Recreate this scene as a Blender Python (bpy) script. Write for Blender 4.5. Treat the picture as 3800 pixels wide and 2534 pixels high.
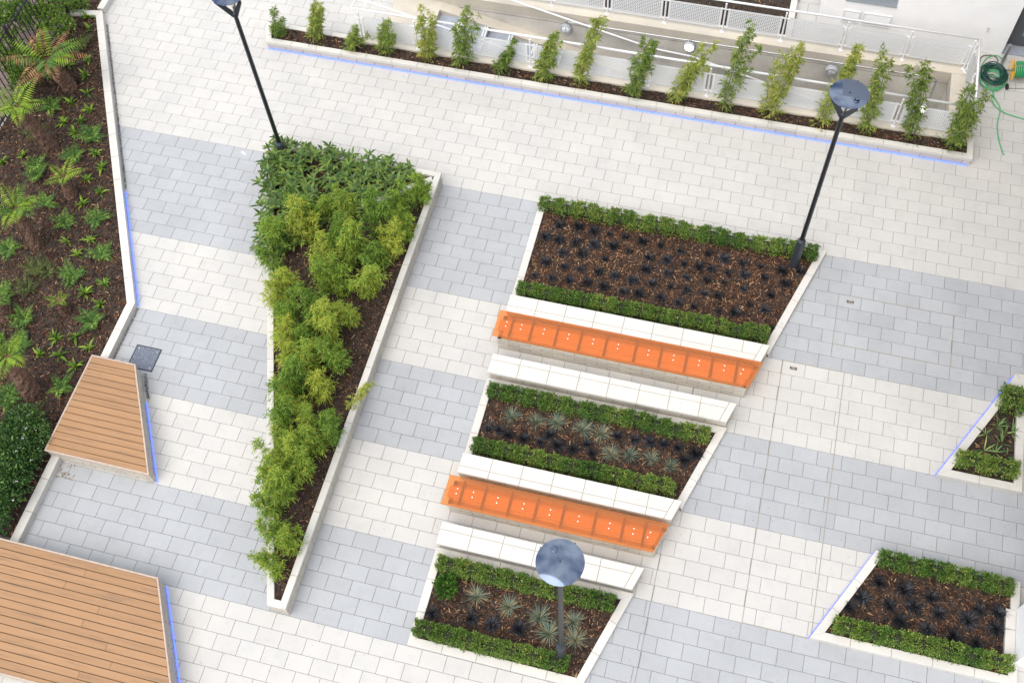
import bpy, math, random
import numpy as np
from mathutils import Vector, Matrix
random.seed(7)
rng = np.random.default_rng(7)
R = math.radians
for o in list(bpy.data.objects):
    bpy.data.objects.remove(o)
scene = bpy.context.scene
col = scene.collection

# ---------------------------------------------------------------- camera
CAM = Vector((-0.0024, -14.0652, 19.6143))
CX, CY, CF = Vector((0.967775, 0.248553, -0.040403)), Vector((-0.197203, 0.847847, 0.492205)), Vector((-0.156595, 0.468376, -0.869541))
cam = bpy.data.cameras.new('camera')
cam.sensor_fit = 'HORIZONTAL'
cam.sensor_width = 36.0
cam.lens = 39.122
cam.clip_start = 0.1
cam.clip_end = 500
camo = bpy.data.objects.new('camera', cam)
m = Matrix((CX, CY, -CF)).transposed().to_4x4()
m.translation = CAM
camo.matrix_world = m
col.objects.link(camo)
scene.camera = camo
scene.render.resolution_x, scene.render.resolution_y = 1024, 682

# ---------------------------------------------------------------- sky, sun, exposure
SUN_EL, SUN_AZ = R(60), R(205)          # azimuth measured from +y towards +x
world = bpy.data.worlds.new('World')
scene.world = world
world.use_nodes = True
wn, wl = world.node_tree.nodes, world.node_tree.links
wn.clear()
wo = wn.new('ShaderNodeOutputWorld')
bg = wn.new('ShaderNodeBackground')
bg.inputs['Strength'].default_value = 0.12
sky = wn.new('ShaderNodeTexSky')
sky.sky_type = 'NISHITA'
sky.sun_disc = False
sky.sun_elevation = SUN_EL
sky.sun_rotation = SUN_AZ
sky.air_density = 1.0
sky.dust_density = 2.5
sky.ozone_density = 1.0
tc = wn.new('ShaderNodeTexCoord')
mp = wn.new('ShaderNodeMapping')
mp.inputs['Scale'].default_value = (1.0, 1.0, 2.2)
nz = wn.new('ShaderNodeTexNoise')
nz.inputs['Scale'].default_value = 2.6
nz.inputs['Detail'].default_value = 7
nz.inputs['Roughness'].default_value = 0.55
rp = wn.new('ShaderNodeValToRGB')
rp.color_ramp.elements[0].position = 0.38
rp.color_ramp.elements[1].position = 0.62
mx = wn.new('ShaderNodeMix')
mx.data_type = 'RGBA'
mx.inputs[7].default_value = (8.2, 8.1, 7.9, 1)   # sunlit cloud, in the sky's own units
wl.new(tc.outputs['Generated'], mp.inputs['Vector'])
wl.new(mp.outputs['Vector'], nz.inputs['Vector'])
wl.new(nz.outputs['Fac'], rp.inputs['Fac'])
wl.new(rp.outputs['Color'], mx.inputs[0])
wl.new(sky.outputs['Color'], mx.inputs[6])
wl.new(mx.outputs[2], bg.inputs['Color'])
wl.new(bg.outputs['Background'], wo.inputs['Surface'])

sun = bpy.data.lights.new('sun', 'SUN')
sun.energy = 1.3
sun.angle = R(60)
sun.color = (1.0, 0.95, 0.88)
suno = bpy.data.objects.new('sun', sun)
sd = Vector((math.sin(SUN_AZ) * math.cos(SUN_EL), math.cos(SUN_AZ) * math.cos(SUN_EL), math.sin(SUN_EL)))
suno.rotation_euler = sd.to_track_quat('Z', 'Y').to_euler()
col.objects.link(suno)
vs = scene.view_settings
vs.view_transform = 'Standard'
vs.look = 'None'
vs.gamma = 1.0
vs.use_curve_mapping = False
vs.exposure = 1.17

# ---------------------------------------------------------------- materials
MATS = {}
def nodes(name):
    m = bpy.data.materials.new(name)
    m.use_nodes = True
    MATS[name] = m
    return m, m.node_tree.nodes, m.node_tree.links, m.node_tree.nodes['Principled BSDF']

def plain(name, c, rough=0.6, metal=0.0, noise=0.0, scale=20.0, bump=0.0):
    m, n, l, b = nodes(name)
    b.inputs['Roughness'].default_value = rough
    b.inputs['Metallic'].default_value = metal
    b.inputs['Base Color'].default_value = (*c, 1)
    if noise or bump:
        t = n.new('ShaderNodeTexCoord')
        z = n.new('ShaderNodeTexNoise')
        z.inputs['Scale'].default_value = scale
        z.inputs['Detail'].default_value = 6
        l.new(t.outputs['Object'], z.inputs['Vector'])
        if noise:
            r = n.new('ShaderNodeValToRGB')
            r.color_ramp.elements[0].position, r.color_ramp.elements[1].position = 0.3, 0.7
            r.color_ramp.elements[0].color = (*[x * (1 - noise) for x in c], 1)
            r.color_ramp.elements[1].color = (*[min(1, x * (1 + noise)) for x in c], 1)
            l.new(z.outputs['Fac'], r.inputs['Fac'])
            l.new(r.outputs['Color'], b.inputs['Base Color'])
        if bump:
            u = n.new('ShaderNodeBump')
            u.inputs['Strength'].default_value = bump
            u.inputs['Distance'].default_value = 0.01
            l.new(z.outputs['Fac'], u.inputs['Height'])
            l.new(u.outputs['Normal'], b.inputs['Normal'])
    return m

def stone(name, c, spread=0.06, speck=0.12, sscale=90.0, rough=0.75, blotch=0.05, warm=0.03, grime=0.09):
    """cast stone: piece-to-piece variation, aggregate speckle, soft weathering"""
    m, n, l, b = nodes(name)
    b.inputs['Roughness'].default_value = rough
    oi = n.new('ShaderNodeObjectInfo')
    at = n.new('ShaderNodeAttribute'); at.attribute_name = 'tint'
    ad = n.new('ShaderNodeMath'); ad.operation = 'ADD'
    fr = n.new('ShaderNodeMath'); fr.operation = 'FRACT'
    l.new(oi.outputs['Random'], ad.inputs[0]); l.new(at.outputs['Fac'], ad.inputs[1]); l.new(ad.outputs[0], fr.inputs[0])
    geo = n.new('ShaderNodeNewGeometry')
    sp = n.new('ShaderNodeTexNoise'); sp.inputs['Scale'].default_value = sscale; sp.inputs['Detail'].default_value = 3
    sp.inputs['Roughness'].default_value = 0.8
    bl = n.new('ShaderNodeTexNoise'); bl.inputs['Scale'].default_value = 0.9; bl.inputs['Detail'].default_value = 5
    bl.inputs['Roughness'].default_value = 0.6
    l.new(geo.outputs['Position'], sp.inputs['Vector']); l.new(geo.outputs['Position'], bl.inputs['Vector'])
    def rng_(src, lo, hi, a=0.0, z=1.0):
        r = n.new('ShaderNodeMapRange'); r.clamp = True; r.inputs[1].default_value = a; r.inputs[2].default_value = z
        r.inputs[3].default_value = lo; r.inputs[4].default_value = hi
        l.new(src, r.inputs[0]); return r.outputs[0]
    v = rng_(fr.outputs[0], 1 - spread, 1 + spread)
    s = rng_(sp.outputs['Fac'], 1 - speck, 1 + speck, 0.3, 0.7)
    w = rng_(bl.outputs['Fac'], 1 - blotch, 1 + blotch, 0.3, 0.7)
    st = n.new('ShaderNodeTexNoise'); st.inputs['Scale'].default_value = 3.1; st.inputs['Detail'].default_value = 9; st.inputs['Roughness'].default_value = 0.7
    gm = n.new('ShaderNodeTexNoise'); gm.inputs['Scale'].default_value = 17; gm.inputs['Detail'].default_value = 1
    l.new(geo.outputs['Position'], st.inputs['Vector']); l.new(geo.outputs['Position'], gm.inputs['Vector'])
    m0 = n.new('ShaderNodeMath'); m0.operation = 'MULTIPLY'
    l.new(rng_(st.outputs['Fac'], 1.0, 1.0 - grime, 0.52, 0.72), m0.inputs[0]); l.new(rng_(gm.outputs['Fac'], 1.0, 1.0 - 3 * grime, 0.735, 0.77), m0.inputs[1])
    mv = n.new('ShaderNodeMath'); mv.operation = 'MULTIPLY'; l.new(v, mv.inputs[0]); l.new(m0.outputs[0], mv.inputs[1]); v = mv.outputs[0]
    m1 = n.new('ShaderNodeMath'); m1.operation = 'MULTIPLY'; l.new(v, m1.inputs[0]); l.new(s, m1.inputs[1])
    m2 = n.new('ShaderNodeMath'); m2.operation = 'MULTIPLY'; l.new(m1.outputs[0], m2.inputs[0]); l.new(w, m2.inputs[1])
    mixc = n.new('ShaderNodeMix'); mixc.data_type = 'RGBA'
    mixc.inputs[6].default_value = (*c, 1)
    mixc.inputs[7].default_value = (c[0] * (1 + warm), c[1], c[2] * (1 - 2 * warm), 1)
    l.new(bl.outputs['Fac'], mixc.inputs[0])
    sc = n.new('ShaderNodeVectorMath'); sc.operation = 'SCALE'
    l.new(mixc.outputs[2], sc.inputs[0]); l.new(m2.outputs[0], sc.inputs['Scale'])
    l.new(sc.outputs[0], b.inputs['Base Color'])
    bu = n.new('ShaderNodeBump'); bu.inputs['Strength'].default_value = 0.25; bu.inputs['Distance'].default_value = 0.002
    l.new(sp.outputs['Fac'], bu.inputs['Height']); l.new(bu.outputs['Normal'], b.inputs['Normal'])
    return m

def leafy(name, stops, rough=0.45, trans=0.25, edge=None, objvar=0.15):
    """leaf colour from a per-leaf random 'tint' plus a per-plant shift"""
    m, n, l, b = nodes(name)
    b.inputs['Roughness'].default_value = rough
    b.inputs['Specular IOR Level'].default_value = 0.2
    at = n.new('ShaderNodeAttribute'); at.attribute_name = 'tint'
    oi = n.new('ShaderNodeObjectInfo')
    r0 = n.new('ShaderNodeMapRange'); r0.inputs[3].default_value = -objvar; r0.inputs[4].default_value = objvar
    l.new(oi.outputs['Random'], r0.inputs[0])
    ad = n.new('ShaderNodeMath'); ad.operation = 'ADD'; ad.use_clamp = True
    l.new(at.outputs['Fac'], ad.inputs[0]); l.new(r0.outputs[0], ad.inputs[1])
    r = n.new('ShaderNodeValToRGB')
    while len(r.color_ramp.elements) < len(stops): r.color_ramp.elements.new(0.5)
    for e, (p_, c_) in zip(r.color_ramp.elements, stops):
        e.position = p_; e.color = (*c_, 1)
    l.new(ad.outputs[0], r.inputs['Fac'])
    out = r.outputs['Color']
    if edge:
        ae = n.new('ShaderNodeAttribute'); ae.attribute_name = 'edge'
        er = n.new('ShaderNodeMapRange'); er.inputs[1].default_value = 0.90; er.inputs[2].default_value = 0.99
        l.new(ae.outputs['Fac'], er.inputs[0])
        mi = n.new('ShaderNodeMix'); mi.data_type = 'RGBA'; mi.inputs[7].default_value = (*edge, 1)
        l.new(er.outputs[0], mi.inputs[0]); l.new(out, mi.inputs[6]); out = mi.outputs[2]
    l.new(out, b.inputs['Base Color'])
    if trans:
        tr = n.new('ShaderNodeBsdfTranslucent'); l.new(out, tr.inputs['Color'])
        ms = n.new('ShaderNodeMixShader'); ms.inputs[0].default_value = trans
        l.new(b.outputs[0], ms.inputs[1]); l.new(tr.outputs[0], ms.inputs[2])
        l.new(ms.outputs[0], n['Material Output'].inputs['Surface'])
    return m

def emit(name, c, s):
    m, n, l, b = nodes(name)
    b.inputs['Base Color'].default_value = (*[min(1, x) for x in c], 1)
    b.inputs['Emission Color'].default_value = (*c, 1)
    b.inputs['Emission Strength'].default_value = s
    return m

LIGHT = stone('light_granite_paver', (0.394, 0.393, 0.388), spread=0.025, speck=0.08)
DARK = stone('blue_grey_granite_paver', (0.292, 0.303, 0.316), spread=0.045, speck=0.18, blotch=0.06, warm=0.0)
COPING = stone('pale_cast_stone', (0.465, 0.458, 0.437), spread=0.04, speck=0.05, blotch=0.07)
SLAB = stone('white_seat_stone', (0.465, 0.458, 0.44), spread=0.025, speck=0.04, blotch=0.03)
BLOCK = stone('pale_walling_block', (0.40, 0.375, 0.33), spread=0.09, speck=0.16, sscale=60)
MORTAR = plain('lime_mortar', (0.235, 0.19, 0.115), 0.9, noise=0.15, scale=30)
BED = plain('sand_joint', (0.25, 0.235, 0.215), 0.95, noise=0.35, scale=40)
CONCRETE = stone('fair_faced_concrete', (0.47, 0.455, 0.425), spread=0.0, speck=0.07, sscale=35, blotch=0.28, warm=0.02)
CONCTOP = stone('pale_concrete', (0.43, 0.405, 0.36), spread=0.02, speck=0.06, sscale=40, blotch=0.12, warm=0.05)
SOIL = plain('dark_soil', (0.030, 0.020, 0.014), 0.95, noise=0.5, scale=30, bump=0.4)
WHITEMETAL = plain('white_powder_coat', (0.62, 0.63, 0.64), 0.35)
PANELMETAL = plain('pale_grey_powder_coat', (0.60, 0.615, 0.63), 0.4)
RENDER = plain('white_render', (0.74, 0.74, 0.745), 0.85, noise=0.04, scale=2.0)
DARKMETAL = plain('anthracite_steel', (0.035, 0.042, 0.055), 0.38, metal=0.3)
BLACKMETAL = plain('black_painted_steel', (0.012, 0.012, 0.013), 0.5)
DISC = plain('polished_navy_steel', (0.125, 0.155, 0.215), 0.07, metal=0.9)
REFLECTOR = plain('white_reflector', (0.7, 0.7, 0.68), 0.3)
GLASSBULB = plain('frosted_lamp_glass', (0.75, 0.72, 0.6), 0.15)
STEEL = plain('galvanised_steel', (0.42, 0.44, 0.45), 0.35, metal=0.8)
GREYHOUSING = plain('grey_light_housing', (0.34, 0.36, 0.39), 0.45)
OFFLENS = plain('opal_lens_unlit', (0.62, 0.64, 0.68), 0.25)
ONLENS = emit('opal_lens_lit', (1.0, 0.95, 0.8), 2.5)
LED = emit('blue_led_strip', (0.06, 0.14, 1.0), 1.15)
LEDDIM = emit('dim_blue_led_strip', (0.05, 0.10, 1.0), 0.8)
CLAD = plain('dark_grey_cladding', (0.10, 0.105, 0.115), 0.6)
TREAD = plain('blue_grey_stair_tread', (0.25, 0.275, 0.32), 0.7, noise=0.12, scale=8)
WINGREY = plain('grey_window_frame', (0.20, 0.225, 0.25), 0.45)
DOORGREY = plain('dark_grey_door', (0.075, 0.08, 0.09), 0.5)
PANE = plain('window_pane', (0.05, 0.07, 0.09), 0.05)
SLATE = plain('slate_cover', (0.10, 0.115, 0.15), 0.5, noise=0.45, scale=45)
BRASS = plain('pale_bronze_lettering', (0.55, 0.42, 0.28), 0.5)
PLAQUE = plain('dark_bronze_plaque', (0.035, 0.033, 0.045), 0.5)
STRIP = plain('bronze_edge_strip', (0.23, 0.205, 0.165), 0.6)
BROWNPAVE = plain('brown_paving', (0.13, 0.095, 0.085), 0.85, noise=0.25, scale=15)
OLDBRICK = plain('old_brown_brick', (0.16, 0.13, 0.10), 0.9, noise=0.3, scale=12)
TRIM = plain('pinkish_timber_trim', (0.36, 0.285, 0.235), 0.65, noise=0.12, scale=12)
GRAVEL = leafy('dark_gravel', [(0, (0.05, 0.055, 0.055)), (0.6, (0.16, 0.16, 0.155)), (1, (0.45, 0.42, 0.38))], 0.9, 0, objvar=0)
BARK = leafy('bark_mulch', [(0, (0.010, 0.006, 0.0045)), (0.40, (0.036, 0.017, 0.011)), (0.66, (0.105, 0.046, 0.026)), (0.88, (0.22, 0.105, 0.052)), (1, (0.46, 0.29, 0.155))], 0.85, 0, objvar=0)
BAMBOO = leafy('bamboo_leaf', [(0, (0.045, 0.11, 0.02)), (0.45, (0.17, 0.31, 0.05)), (0.8, (0.36, 0.48, 0.07)), (1, (0.54, 0.54, 0.09))], 0.4, 0.45, objvar=0.25)
BAMBOOLONG = leafy('screen_bamboo_leaf', [(0, (0.05, 0.10, 0.025)), (0.5, (0.17, 0.27, 0.06)), (0.85, (0.36, 0.43, 0.09)), (1, (0.52, 0.50, 0.12))], 0.4, 0.45, objvar=0.22)
CANE = plain('bamboo_cane', (0.10, 0.10, 0.035), 0.5)
SASA = leafy('variegated_bamboo_leaf', [(0, (0.012, 0.04, 0.010)), (0.6, (0.042, 0.105, 0.022)), (1, (0.12, 0.19, 0.035))], 0.3, 0.2, edge=(0.38, 0.36, 0.10))
BOX = leafy('box_leaf', [(0, (0.024, 0.065, 0.016)), (0.42, (0.085, 0.18, 0.04)), (0.8, (0.21, 0.32, 0.065)), (1, (0.44, 0.44, 0.11))], 0.4, 0.35, objvar=0.16)
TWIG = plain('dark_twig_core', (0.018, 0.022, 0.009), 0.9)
MONDO = leafy('black_grass_blade', [(0, (0.005, 0.005, 0.006)), (0.75, (0.013, 0.014, 0.018)), (1, (0.065, 0.07, 0.085))], 0.45, 0)  # palest stop puts the blades' bluish-grey reflections into their colour
FESCUE = leafy('blue_grass_blade', [(0, (0.05, 0.075, 0.05)), (0.5, (0.14, 0.20, 0.155)), (0.75, (0.24, 0.32, 0.25)), (0.8, (0.30, 0.25, 0.12)), (1, (0.40, 0.32, 0.17))], 0.5, 0.1)
GLOSSY = leafy('glossy_evergreen_leaf', [(0, (0.012, 0.045, 0.008)), (0.6, (0.04, 0.115, 0.015)), (1, (0.11, 0.21, 0.03))], 0.25, 0.15)
VIB = leafy('viburnum_leaf', [(0, (0.022, 0.06, 0.02)), (0.6, (0.06, 0.13, 0.035)), (1, (0.16, 0.25, 0.055))], 0.35, 0.15)
FLOWER = plain('white_petal', (0.75, 0.75, 0.70), 0.6)
FERN = leafy('fern_frond_green', [(0, (0.04, 0.10, 0.022)), (0.6, (0.10, 0.20, 0.04)), (1, (0.22, 0.33, 0.055))], 0.45, 0.3, objvar=0.3)
FERNOLIVE = leafy('fern_frond_olive', [(0, (0.045, 0.06, 0.02)), (0.6, (0.09, 0.115, 0.035)), (1, (0.16, 0.18, 0.05))], 0.55, 0.2, objvar=0.2)
TREEFERN = leafy('tree_fern_frond_bright', [(0, (0.10, 0.19, 0.02)), (0.6, (0.22, 0.34, 0.035)), (1, (0.36, 0.46, 0.06))], 0.45, 0.3, objvar=0.25)
DEADFERN = leafy('tree_fern_frond_brown', [(0, (0.20, 0.105, 0.06)), (0.6, (0.36, 0.20, 0.11)), (1, (0.5, 0.33, 0.19))], 0.8, 0.15)
HART = leafy('hart_tongue_leaf', [(0, (0.045, 0.105, 0.012)), (0.6, (0.105, 0.19, 0.02)), (1, (0.23, 0.33, 0.035))], 0.35, 0.25, objvar=0.3)
IRIS = leafy('iris_leaf', [(0, (0.05, 0.12, 0.04)), (0.6, (0.13, 0.22, 0.07)), (1, (0.26, 0.34, 0.11))], 0.4, 0.15)
IVY = leafy('climber_leaf', [(0, (0.05, 0.10, 0.02)), (0.6, (0.12, 0.21, 0.035)), (1, (0.26, 0.35, 0.05))], 0.45, 0.25)
FIBRE = plain('tree_fern_fibre', (0.095, 0.052, 0.034), 0.95, noise=0.6, scale=25, bump=1.0)
DARKHOSE = plain('dark_green_hose', (0.012, 0.055, 0.045), 0.35)
GREENHOSE = plain('bright_green_hose', (0.035, 0.34, 0.13), 0.35)
YELLOWWIRE = plain('yellow_wire', (0.62, 0.34, 0.02), 0.4)
BLACKPLASTIC = plain('black_plastic', (0.012, 0.012, 0.012), 0.5)
LITTER = leafy('dry_leaf', [(0, (0.14, 0.075, 0.03)), (1, (0.42, 0.25, 0.09))], 0.8, 0, objvar=0)

def deck_material():
    m, n, l, b = nodes('golden_composite_decking')
    b.inputs['Roughness'].default_value = 0.6
    t = n.new('ShaderNodeTexCoord'); oi = n.new('ShaderNodeObjectInfo')
    g = n.new('ShaderNodeNewGeometry')
    mp = n.new('ShaderNodeMapping'); mp.inputs['Scale'].default_value = (0.9, 14, 14)
    cb = n.new('ShaderNodeCombineXYZ')
    ml = n.new('ShaderNodeMath'); ml.operation = 'MULTIPLY'; ml.inputs[1].default_value = 37
    l.new(oi.outputs['Random'], ml.inputs[0]); l.new(ml.outputs[0], cb.inputs[0]); l.new(cb.outputs[0], mp.inputs['Location'])
    l.new(g.outputs['Position'], mp.inputs['Vector'])
    z = n.new('ShaderNodeTexNoise'); z.inputs['Scale'].default_value = 1.3; z.inputs['Detail'].default_value = 6; z.inputs['Roughness'].default_value = 0.65
    l.new(mp.outputs[0], z.inputs['Vector'])
    r = n.new('ShaderNodeValToRGB')
    for e, (p_, c_) in zip(r.color_ramp.elements, [(0.26, (0.145, 0.088, 0.058)), (0.46, (0.255, 0.140, 0.062))]):
        e.position = p_; e.color = (*c_, 1)
    e = r.color_ramp.elements.new(0.75); e.color = (0.288, 0.16, 0.079, 1)
    l.new(z.outputs['Fac'], r.inputs['Fac'])
    h = n.new('ShaderNodeMapRange'); h.inputs[3].default_value = 0.93; h.inputs[4].default_value = 1.07
    l.new(oi.outputs['Random'], h.inputs[0])
    s = n.new('ShaderNodeVectorMath'); s.operation = 'SCALE'; l.new(r.outputs['Color'], s.inputs[0]); l.new(h.outputs[0], s.inputs['Scale'])
    l.new(s.outputs[0], b.inputs['Base Color'])
    return m
DECK = deck_material()

def glass_material():
    m, n, l, b = nodes('frosted_orange_glass')
    b.inputs['Base Color'].default_value = (0.66, 0.33, 0.15, 1)
    b.inputs['Roughness'].default_value = 0.22
    tr = n.new('ShaderNodeBsdfTransparent'); tr.inputs['Color'].default_value = (1.0, 0.65, 0.38, 1)
    ms = n.new('ShaderNodeMixShader'); ms.inputs[0].default_value = 0.82
    l.new(b.outputs[0], ms.inputs[1]); l.new(tr.outputs[0], ms.inputs[2])
    l.new(ms.outputs[0], n['Material Output'].inputs['Surface'])
    return m
GLASS = glass_material()
BAR = plain('dark_red_glass_bar', (0.06, 0.01, 0.03), 0.5)
BOLT = plain('white_fixing_cap', (0.85, 0.85, 0.88), 0.3)
D = {
 'mondo1': [(-3.23, -0.53), (-2.83, -0.48), (-2.48, -0.52), (-2.15, -0.52), (-1.8, -0.51), (-1.43, -0.55), (-1.03, -0.56), (-0.61, -0.62), (-3.46, -0.89), (-3.16, -0.9), (-2.79, -0.89), (-2.41, -0.86), (-2.01, -0.81), (-1.64, -0.86), (-1.21, -0.92), (-0.84, -0.9), (-3.01, -1.2), (-2.61, -1.14), (-2.11, -1.16), (-0.48, -0.92), (-0.17, -0.92), (0.09, -0.91), (-0.04, -0.55), (0.32, -0.61), (0.7, -0.62), (1.08, -0.62), (-3.3, -1.51), (-2.9, -1.54), (-2.56, -1.52), (-2.17, -1.5), (-1.82, -1.53), (-1.22, -1.23), (-0.77, -1.22), (-0.38, -1.23), (0.05, -1.2), (0.4, -1.19), (0.78, -0.91), (1.19, -0.88), (0.45, -0.94), (-3.46, -1.89), (-3.08, -1.87), (-2.72, -1.85), (-2.35, -1.83), (-1.99, -1.84), (-1.44, -1.55), (-1.03, -1.54), (-1.57, -1.86), (-1.25, -1.85), (-0.64, -1.53), (-0.31, -1.54), (0.04, -1.54), (0.33, -1.54), (0.82, -1.25), (0.98, -1.59), (-0.79, -1.84), (-0.43, -1.88), (-0.11, -1.9), (0.4, -1.89), (0.74, -1.86), (1.3, -1.65), (1.52, -0.63), (1.62, -0.93), (1.89, -0.56), (1.38, -1.28), (1.5, -2.03)],
 'mondo2': [(-2.3, -5.37), (-2.77, -5.57), (-2.45, -5.55), (-2.1, -5.56), (-1.56, -5.39), (-1.43, -5.56), (-1.79, -5.56), (-1.03, -5.09), (-0.7, -5.09), (-0.4, -5.08), (-0.15, -5.05), (0.14, -5.07), (0.3, -5.29), (0.49, -5.11), (-3.48, -5.51), (-3.27, -5.5), (-3.07, -5.56)],
 'mondo3': [(-3.52, -9.24), (-2.82, -9.16), (-2.42, -9.17), (-1.96, -9.14)],
 'mondo4': [(4.07, -6.81), (3.77, -7.17), (4.51, -6.85), (4.95, -6.88), (4.27, -7.19), (4.68, -7.11), (5.1, -7.13), (5.61, -7.14), (4.47, -7.43), (5.38, -7.49), (5.77, -7.52), (6.07, -7.18), (5.77, -6.9), (6.1, -6.88), (3.6, -7.39), (4.94, -7.47)],
 'fescue2': [(-2.64, -5.17), (-2.21, -5.09), (-1.7, -5.11), (-1.34, -5.12), (-0.72, -5.44), (-0.31, -5.41), (0.07, -5.48), (-1.08, -5.49), (-3.11, -5.16)],
 'fescue3': [(-2.83, -8.76), (-2.22, -8.8), (-1.65, -8.86), (-1.06, -8.79), (-1.42, -9.09), (-0.96, -9.09)],
 'shrub3': [(-3.4, -8.74)],
 'iris': [(5.94, -3.21), (6.1, -2.98), (5.72, -3.45), (6.09, -3.34), (6.03, -3.56), (5.91, -3.79), (5.72, -3.79), (6.13, -3.81), (6.35, -3.3)],
 'rball': [(6.18, -2.66)],
 'hart': [(-15.97, 2.94), (-15.76, 2.57), (-15.35, 1.62), (-15.21, 1.17), (-15.79, 1.36), (-16.11, 0.97), (-14.93, 0.66), (-15.15, 0.3), (-14.63, 0.18), (-15.07, -0.29), (-14.71, -0.18), (-14.68, -0.52), (-15.56, -1.41), (-13.95, -0.98), (-13.63, -1.32), (-15.94, -1.67), (-13.82, -1.7), (-13.38, -1.98), (-13.61, -2.36), (-13.5, -3.36), (-13.04, -3.19), (-13.14, -3.62), (-12.25, -4.16), (-12.56, -4.48), (-12.11, -4.65), (-14.88, -2.59), (-15.2, -3.03), (-12.67, -5.62), (-12.31, -5.5), (-13.34, -5.8), (-13.76, -5.89), (-12.43, -5.97), (-12.82, -6.07), (-11.98, -6.13), (-11.91, -5.67)],
 'fern': [(-15.61, 0.11), (-14.23, -0.55), (-14.39, -1.14), (-15.15, -1.6), (-15.59, -0.72), (-15.8, 1.83), (-15.71, 2.07), (-14.46, -2.5), (-13.78, -2.92), (-13.12, -2.65), (-12.63, -3.48), (-12.99, -4.13), (-14.7, -3.8), (-13.53, -5.36), (-12.1, -5.11), (-14.23, -4.92), (-14.96, -1.86), (-13.88, -4.14), (-13.82, -4.63), (-13.59, -4.15), (-12.05, -6.65), (-13.01, -7.01), (-12.35, -7.27), (-12.99, -7.2), (-13.32, -5.92)],
 'treefern': [(-15.44, 0.77, 1.035, -0.08, -0.11), (-15.06, -1.0, 1.49, -0.09, -0.13), (-14.01, -2.15, 0.595, 0.04, 0.06), (-14.13, -3.59, 1.285, 0.04, 0.09), (-12.79, -4.97, 0.43, 0.02, 0.03), (-13.96, -5.35, 0.615, 0.01, 0.02), (-12.61, -6.89, 1.345, 0.05, 0.13)],
 'viburnum': [(-12.26, -7.69), (-11.88, -7.84), (-12.27, -8.03), (-11.9, -8.17), (-12.23, -8.39), (-11.89, -8.51), (-12.03, -8.78), (-11.76, -8.89), (-11.88, -9.15), (-11.76, -9.53)],
 'topshrub': [(-16.28, 3.19), (-16.51, 3.18)],
 'fence': [(-16.46, 2.94), (-16.47, 0.89), (-16.8, -0.21)],
 'climber': [(-17.21, 1.73), (-17.14, 2.26), (-16.85, 1.02), (-16.27, 0.66), (-16.6, 2.04), (-16.35, 2.35), (-16.06, 2.05), (-16.1, 0.22), (-16.68, 0.57), (-17.56, 2.17)],
 'tribamboo': [(-8.11, -1.62), (-8.38, -1.89), (-7.59, -1.71), (-6.87, -1.86), (-6.58, -1.14), (-6.25, -0.8), (-5.94, -0.88), (-6.22, -1.77), (-8.81, -2.5), (-8.27, -2.32), (-7.56, -2.38), (-6.99, -2.53), (-6.46, -2.63), (-6.25, -2.28), (-7.54, -2.9), (-8.67, -3.24), (-8.18, -3.67), (-7.4, -3.38), (-6.97, -3.34), (-6.48, -3.23), (-8.41, -3.94), (-7.42, -4.23), (-7.98, -4.28), (-6.6, -3.96), (-6.37, -4.12), (-6.92, -4.5), (-7.87, -4.77), (-7.4, -4.74), (-7.62, -5.26), (-7.06, -5.25), (-6.5, -4.95), (-7.25, -5.66), (-6.57, -5.69), (-7.4, -5.98), (-6.87, -6.1), (-7.27, -6.5), (-6.65, -6.42), (-6.81, -6.87), (-6.13, -6.53), (-6.38, -6.86), (-6.8, -7.19), (-6.41, -7.38), (-6.94, -7.62), (-6.58, -7.86), (-6.82, -8.18), (-6.55, -8.61), (-6.31, -8.92), (-6.13, -8.76), (-6.43, -9.26)],
 'longbamboo': [(-11.08, 3.3, 0.895, 0.15), (-10.15, 3.3, 1.265, 0.26), (-9.19, 3.3, 0.815, 0.27), (-8.36, 3.3, 1.125, 0.16), (-7.3, 3.3, 1.795, 0.13), (-6.46, 3.3, 1.7, 0.19), (-5.49, 3.3, 1.045, 0.33), (-4.52, 3.3, 1.495, 0.32), (-3.68, 3.3, 2.125, 0.43), (-2.44, 3.3, 1.94, 0.36), (-1.45, 3.3, 1.865, 0.51), (-0.35, 3.3, 3.115, 0.34), (0.65, 3.3, 2.405, 0.27), (1.81, 3.3, 2.56, 0.35), (2.8, 3.3, 3.075, -0.05), (3.74, 3.3, 2.415, -0.32), (4.67, 3.3, 1.735, 0.05)],
}

# ---------------------------------------------------------------- builders
def link(name, me, mats, parent=None, smooth=False):
    o = bpy.data.objects.new(name, me)
    col.objects.link(o)
    if mats is not None:
        for mm in (mats if isinstance(mats, (list, tuple)) else [mats]):
            me.materials.append(mm)
    if smooth:
        me.polygons.foreach_set('use_smooth', [True] * len(me.polygons))
    if parent: o.parent = parent
    return o

def tag(o, label, cat=None, group=None, kind=None):
    o['label'] = label
    if cat: o['category'] = cat
    if group: o['group'] = group
    if kind: o['kind'] = kind
    return o

def struct(o, label=None):
    o['kind'] = 'structure'
    if label: o['label'] = label
    return o

def thing(name, label, cat, loc=(0, 0, 0), group=None):
    o = bpy.data.objects.new(name, None)
    o.empty_display_size = 0.2
    o.location = loc
    col.objects.link(o)
    return tag(o, label, cat, group)

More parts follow.
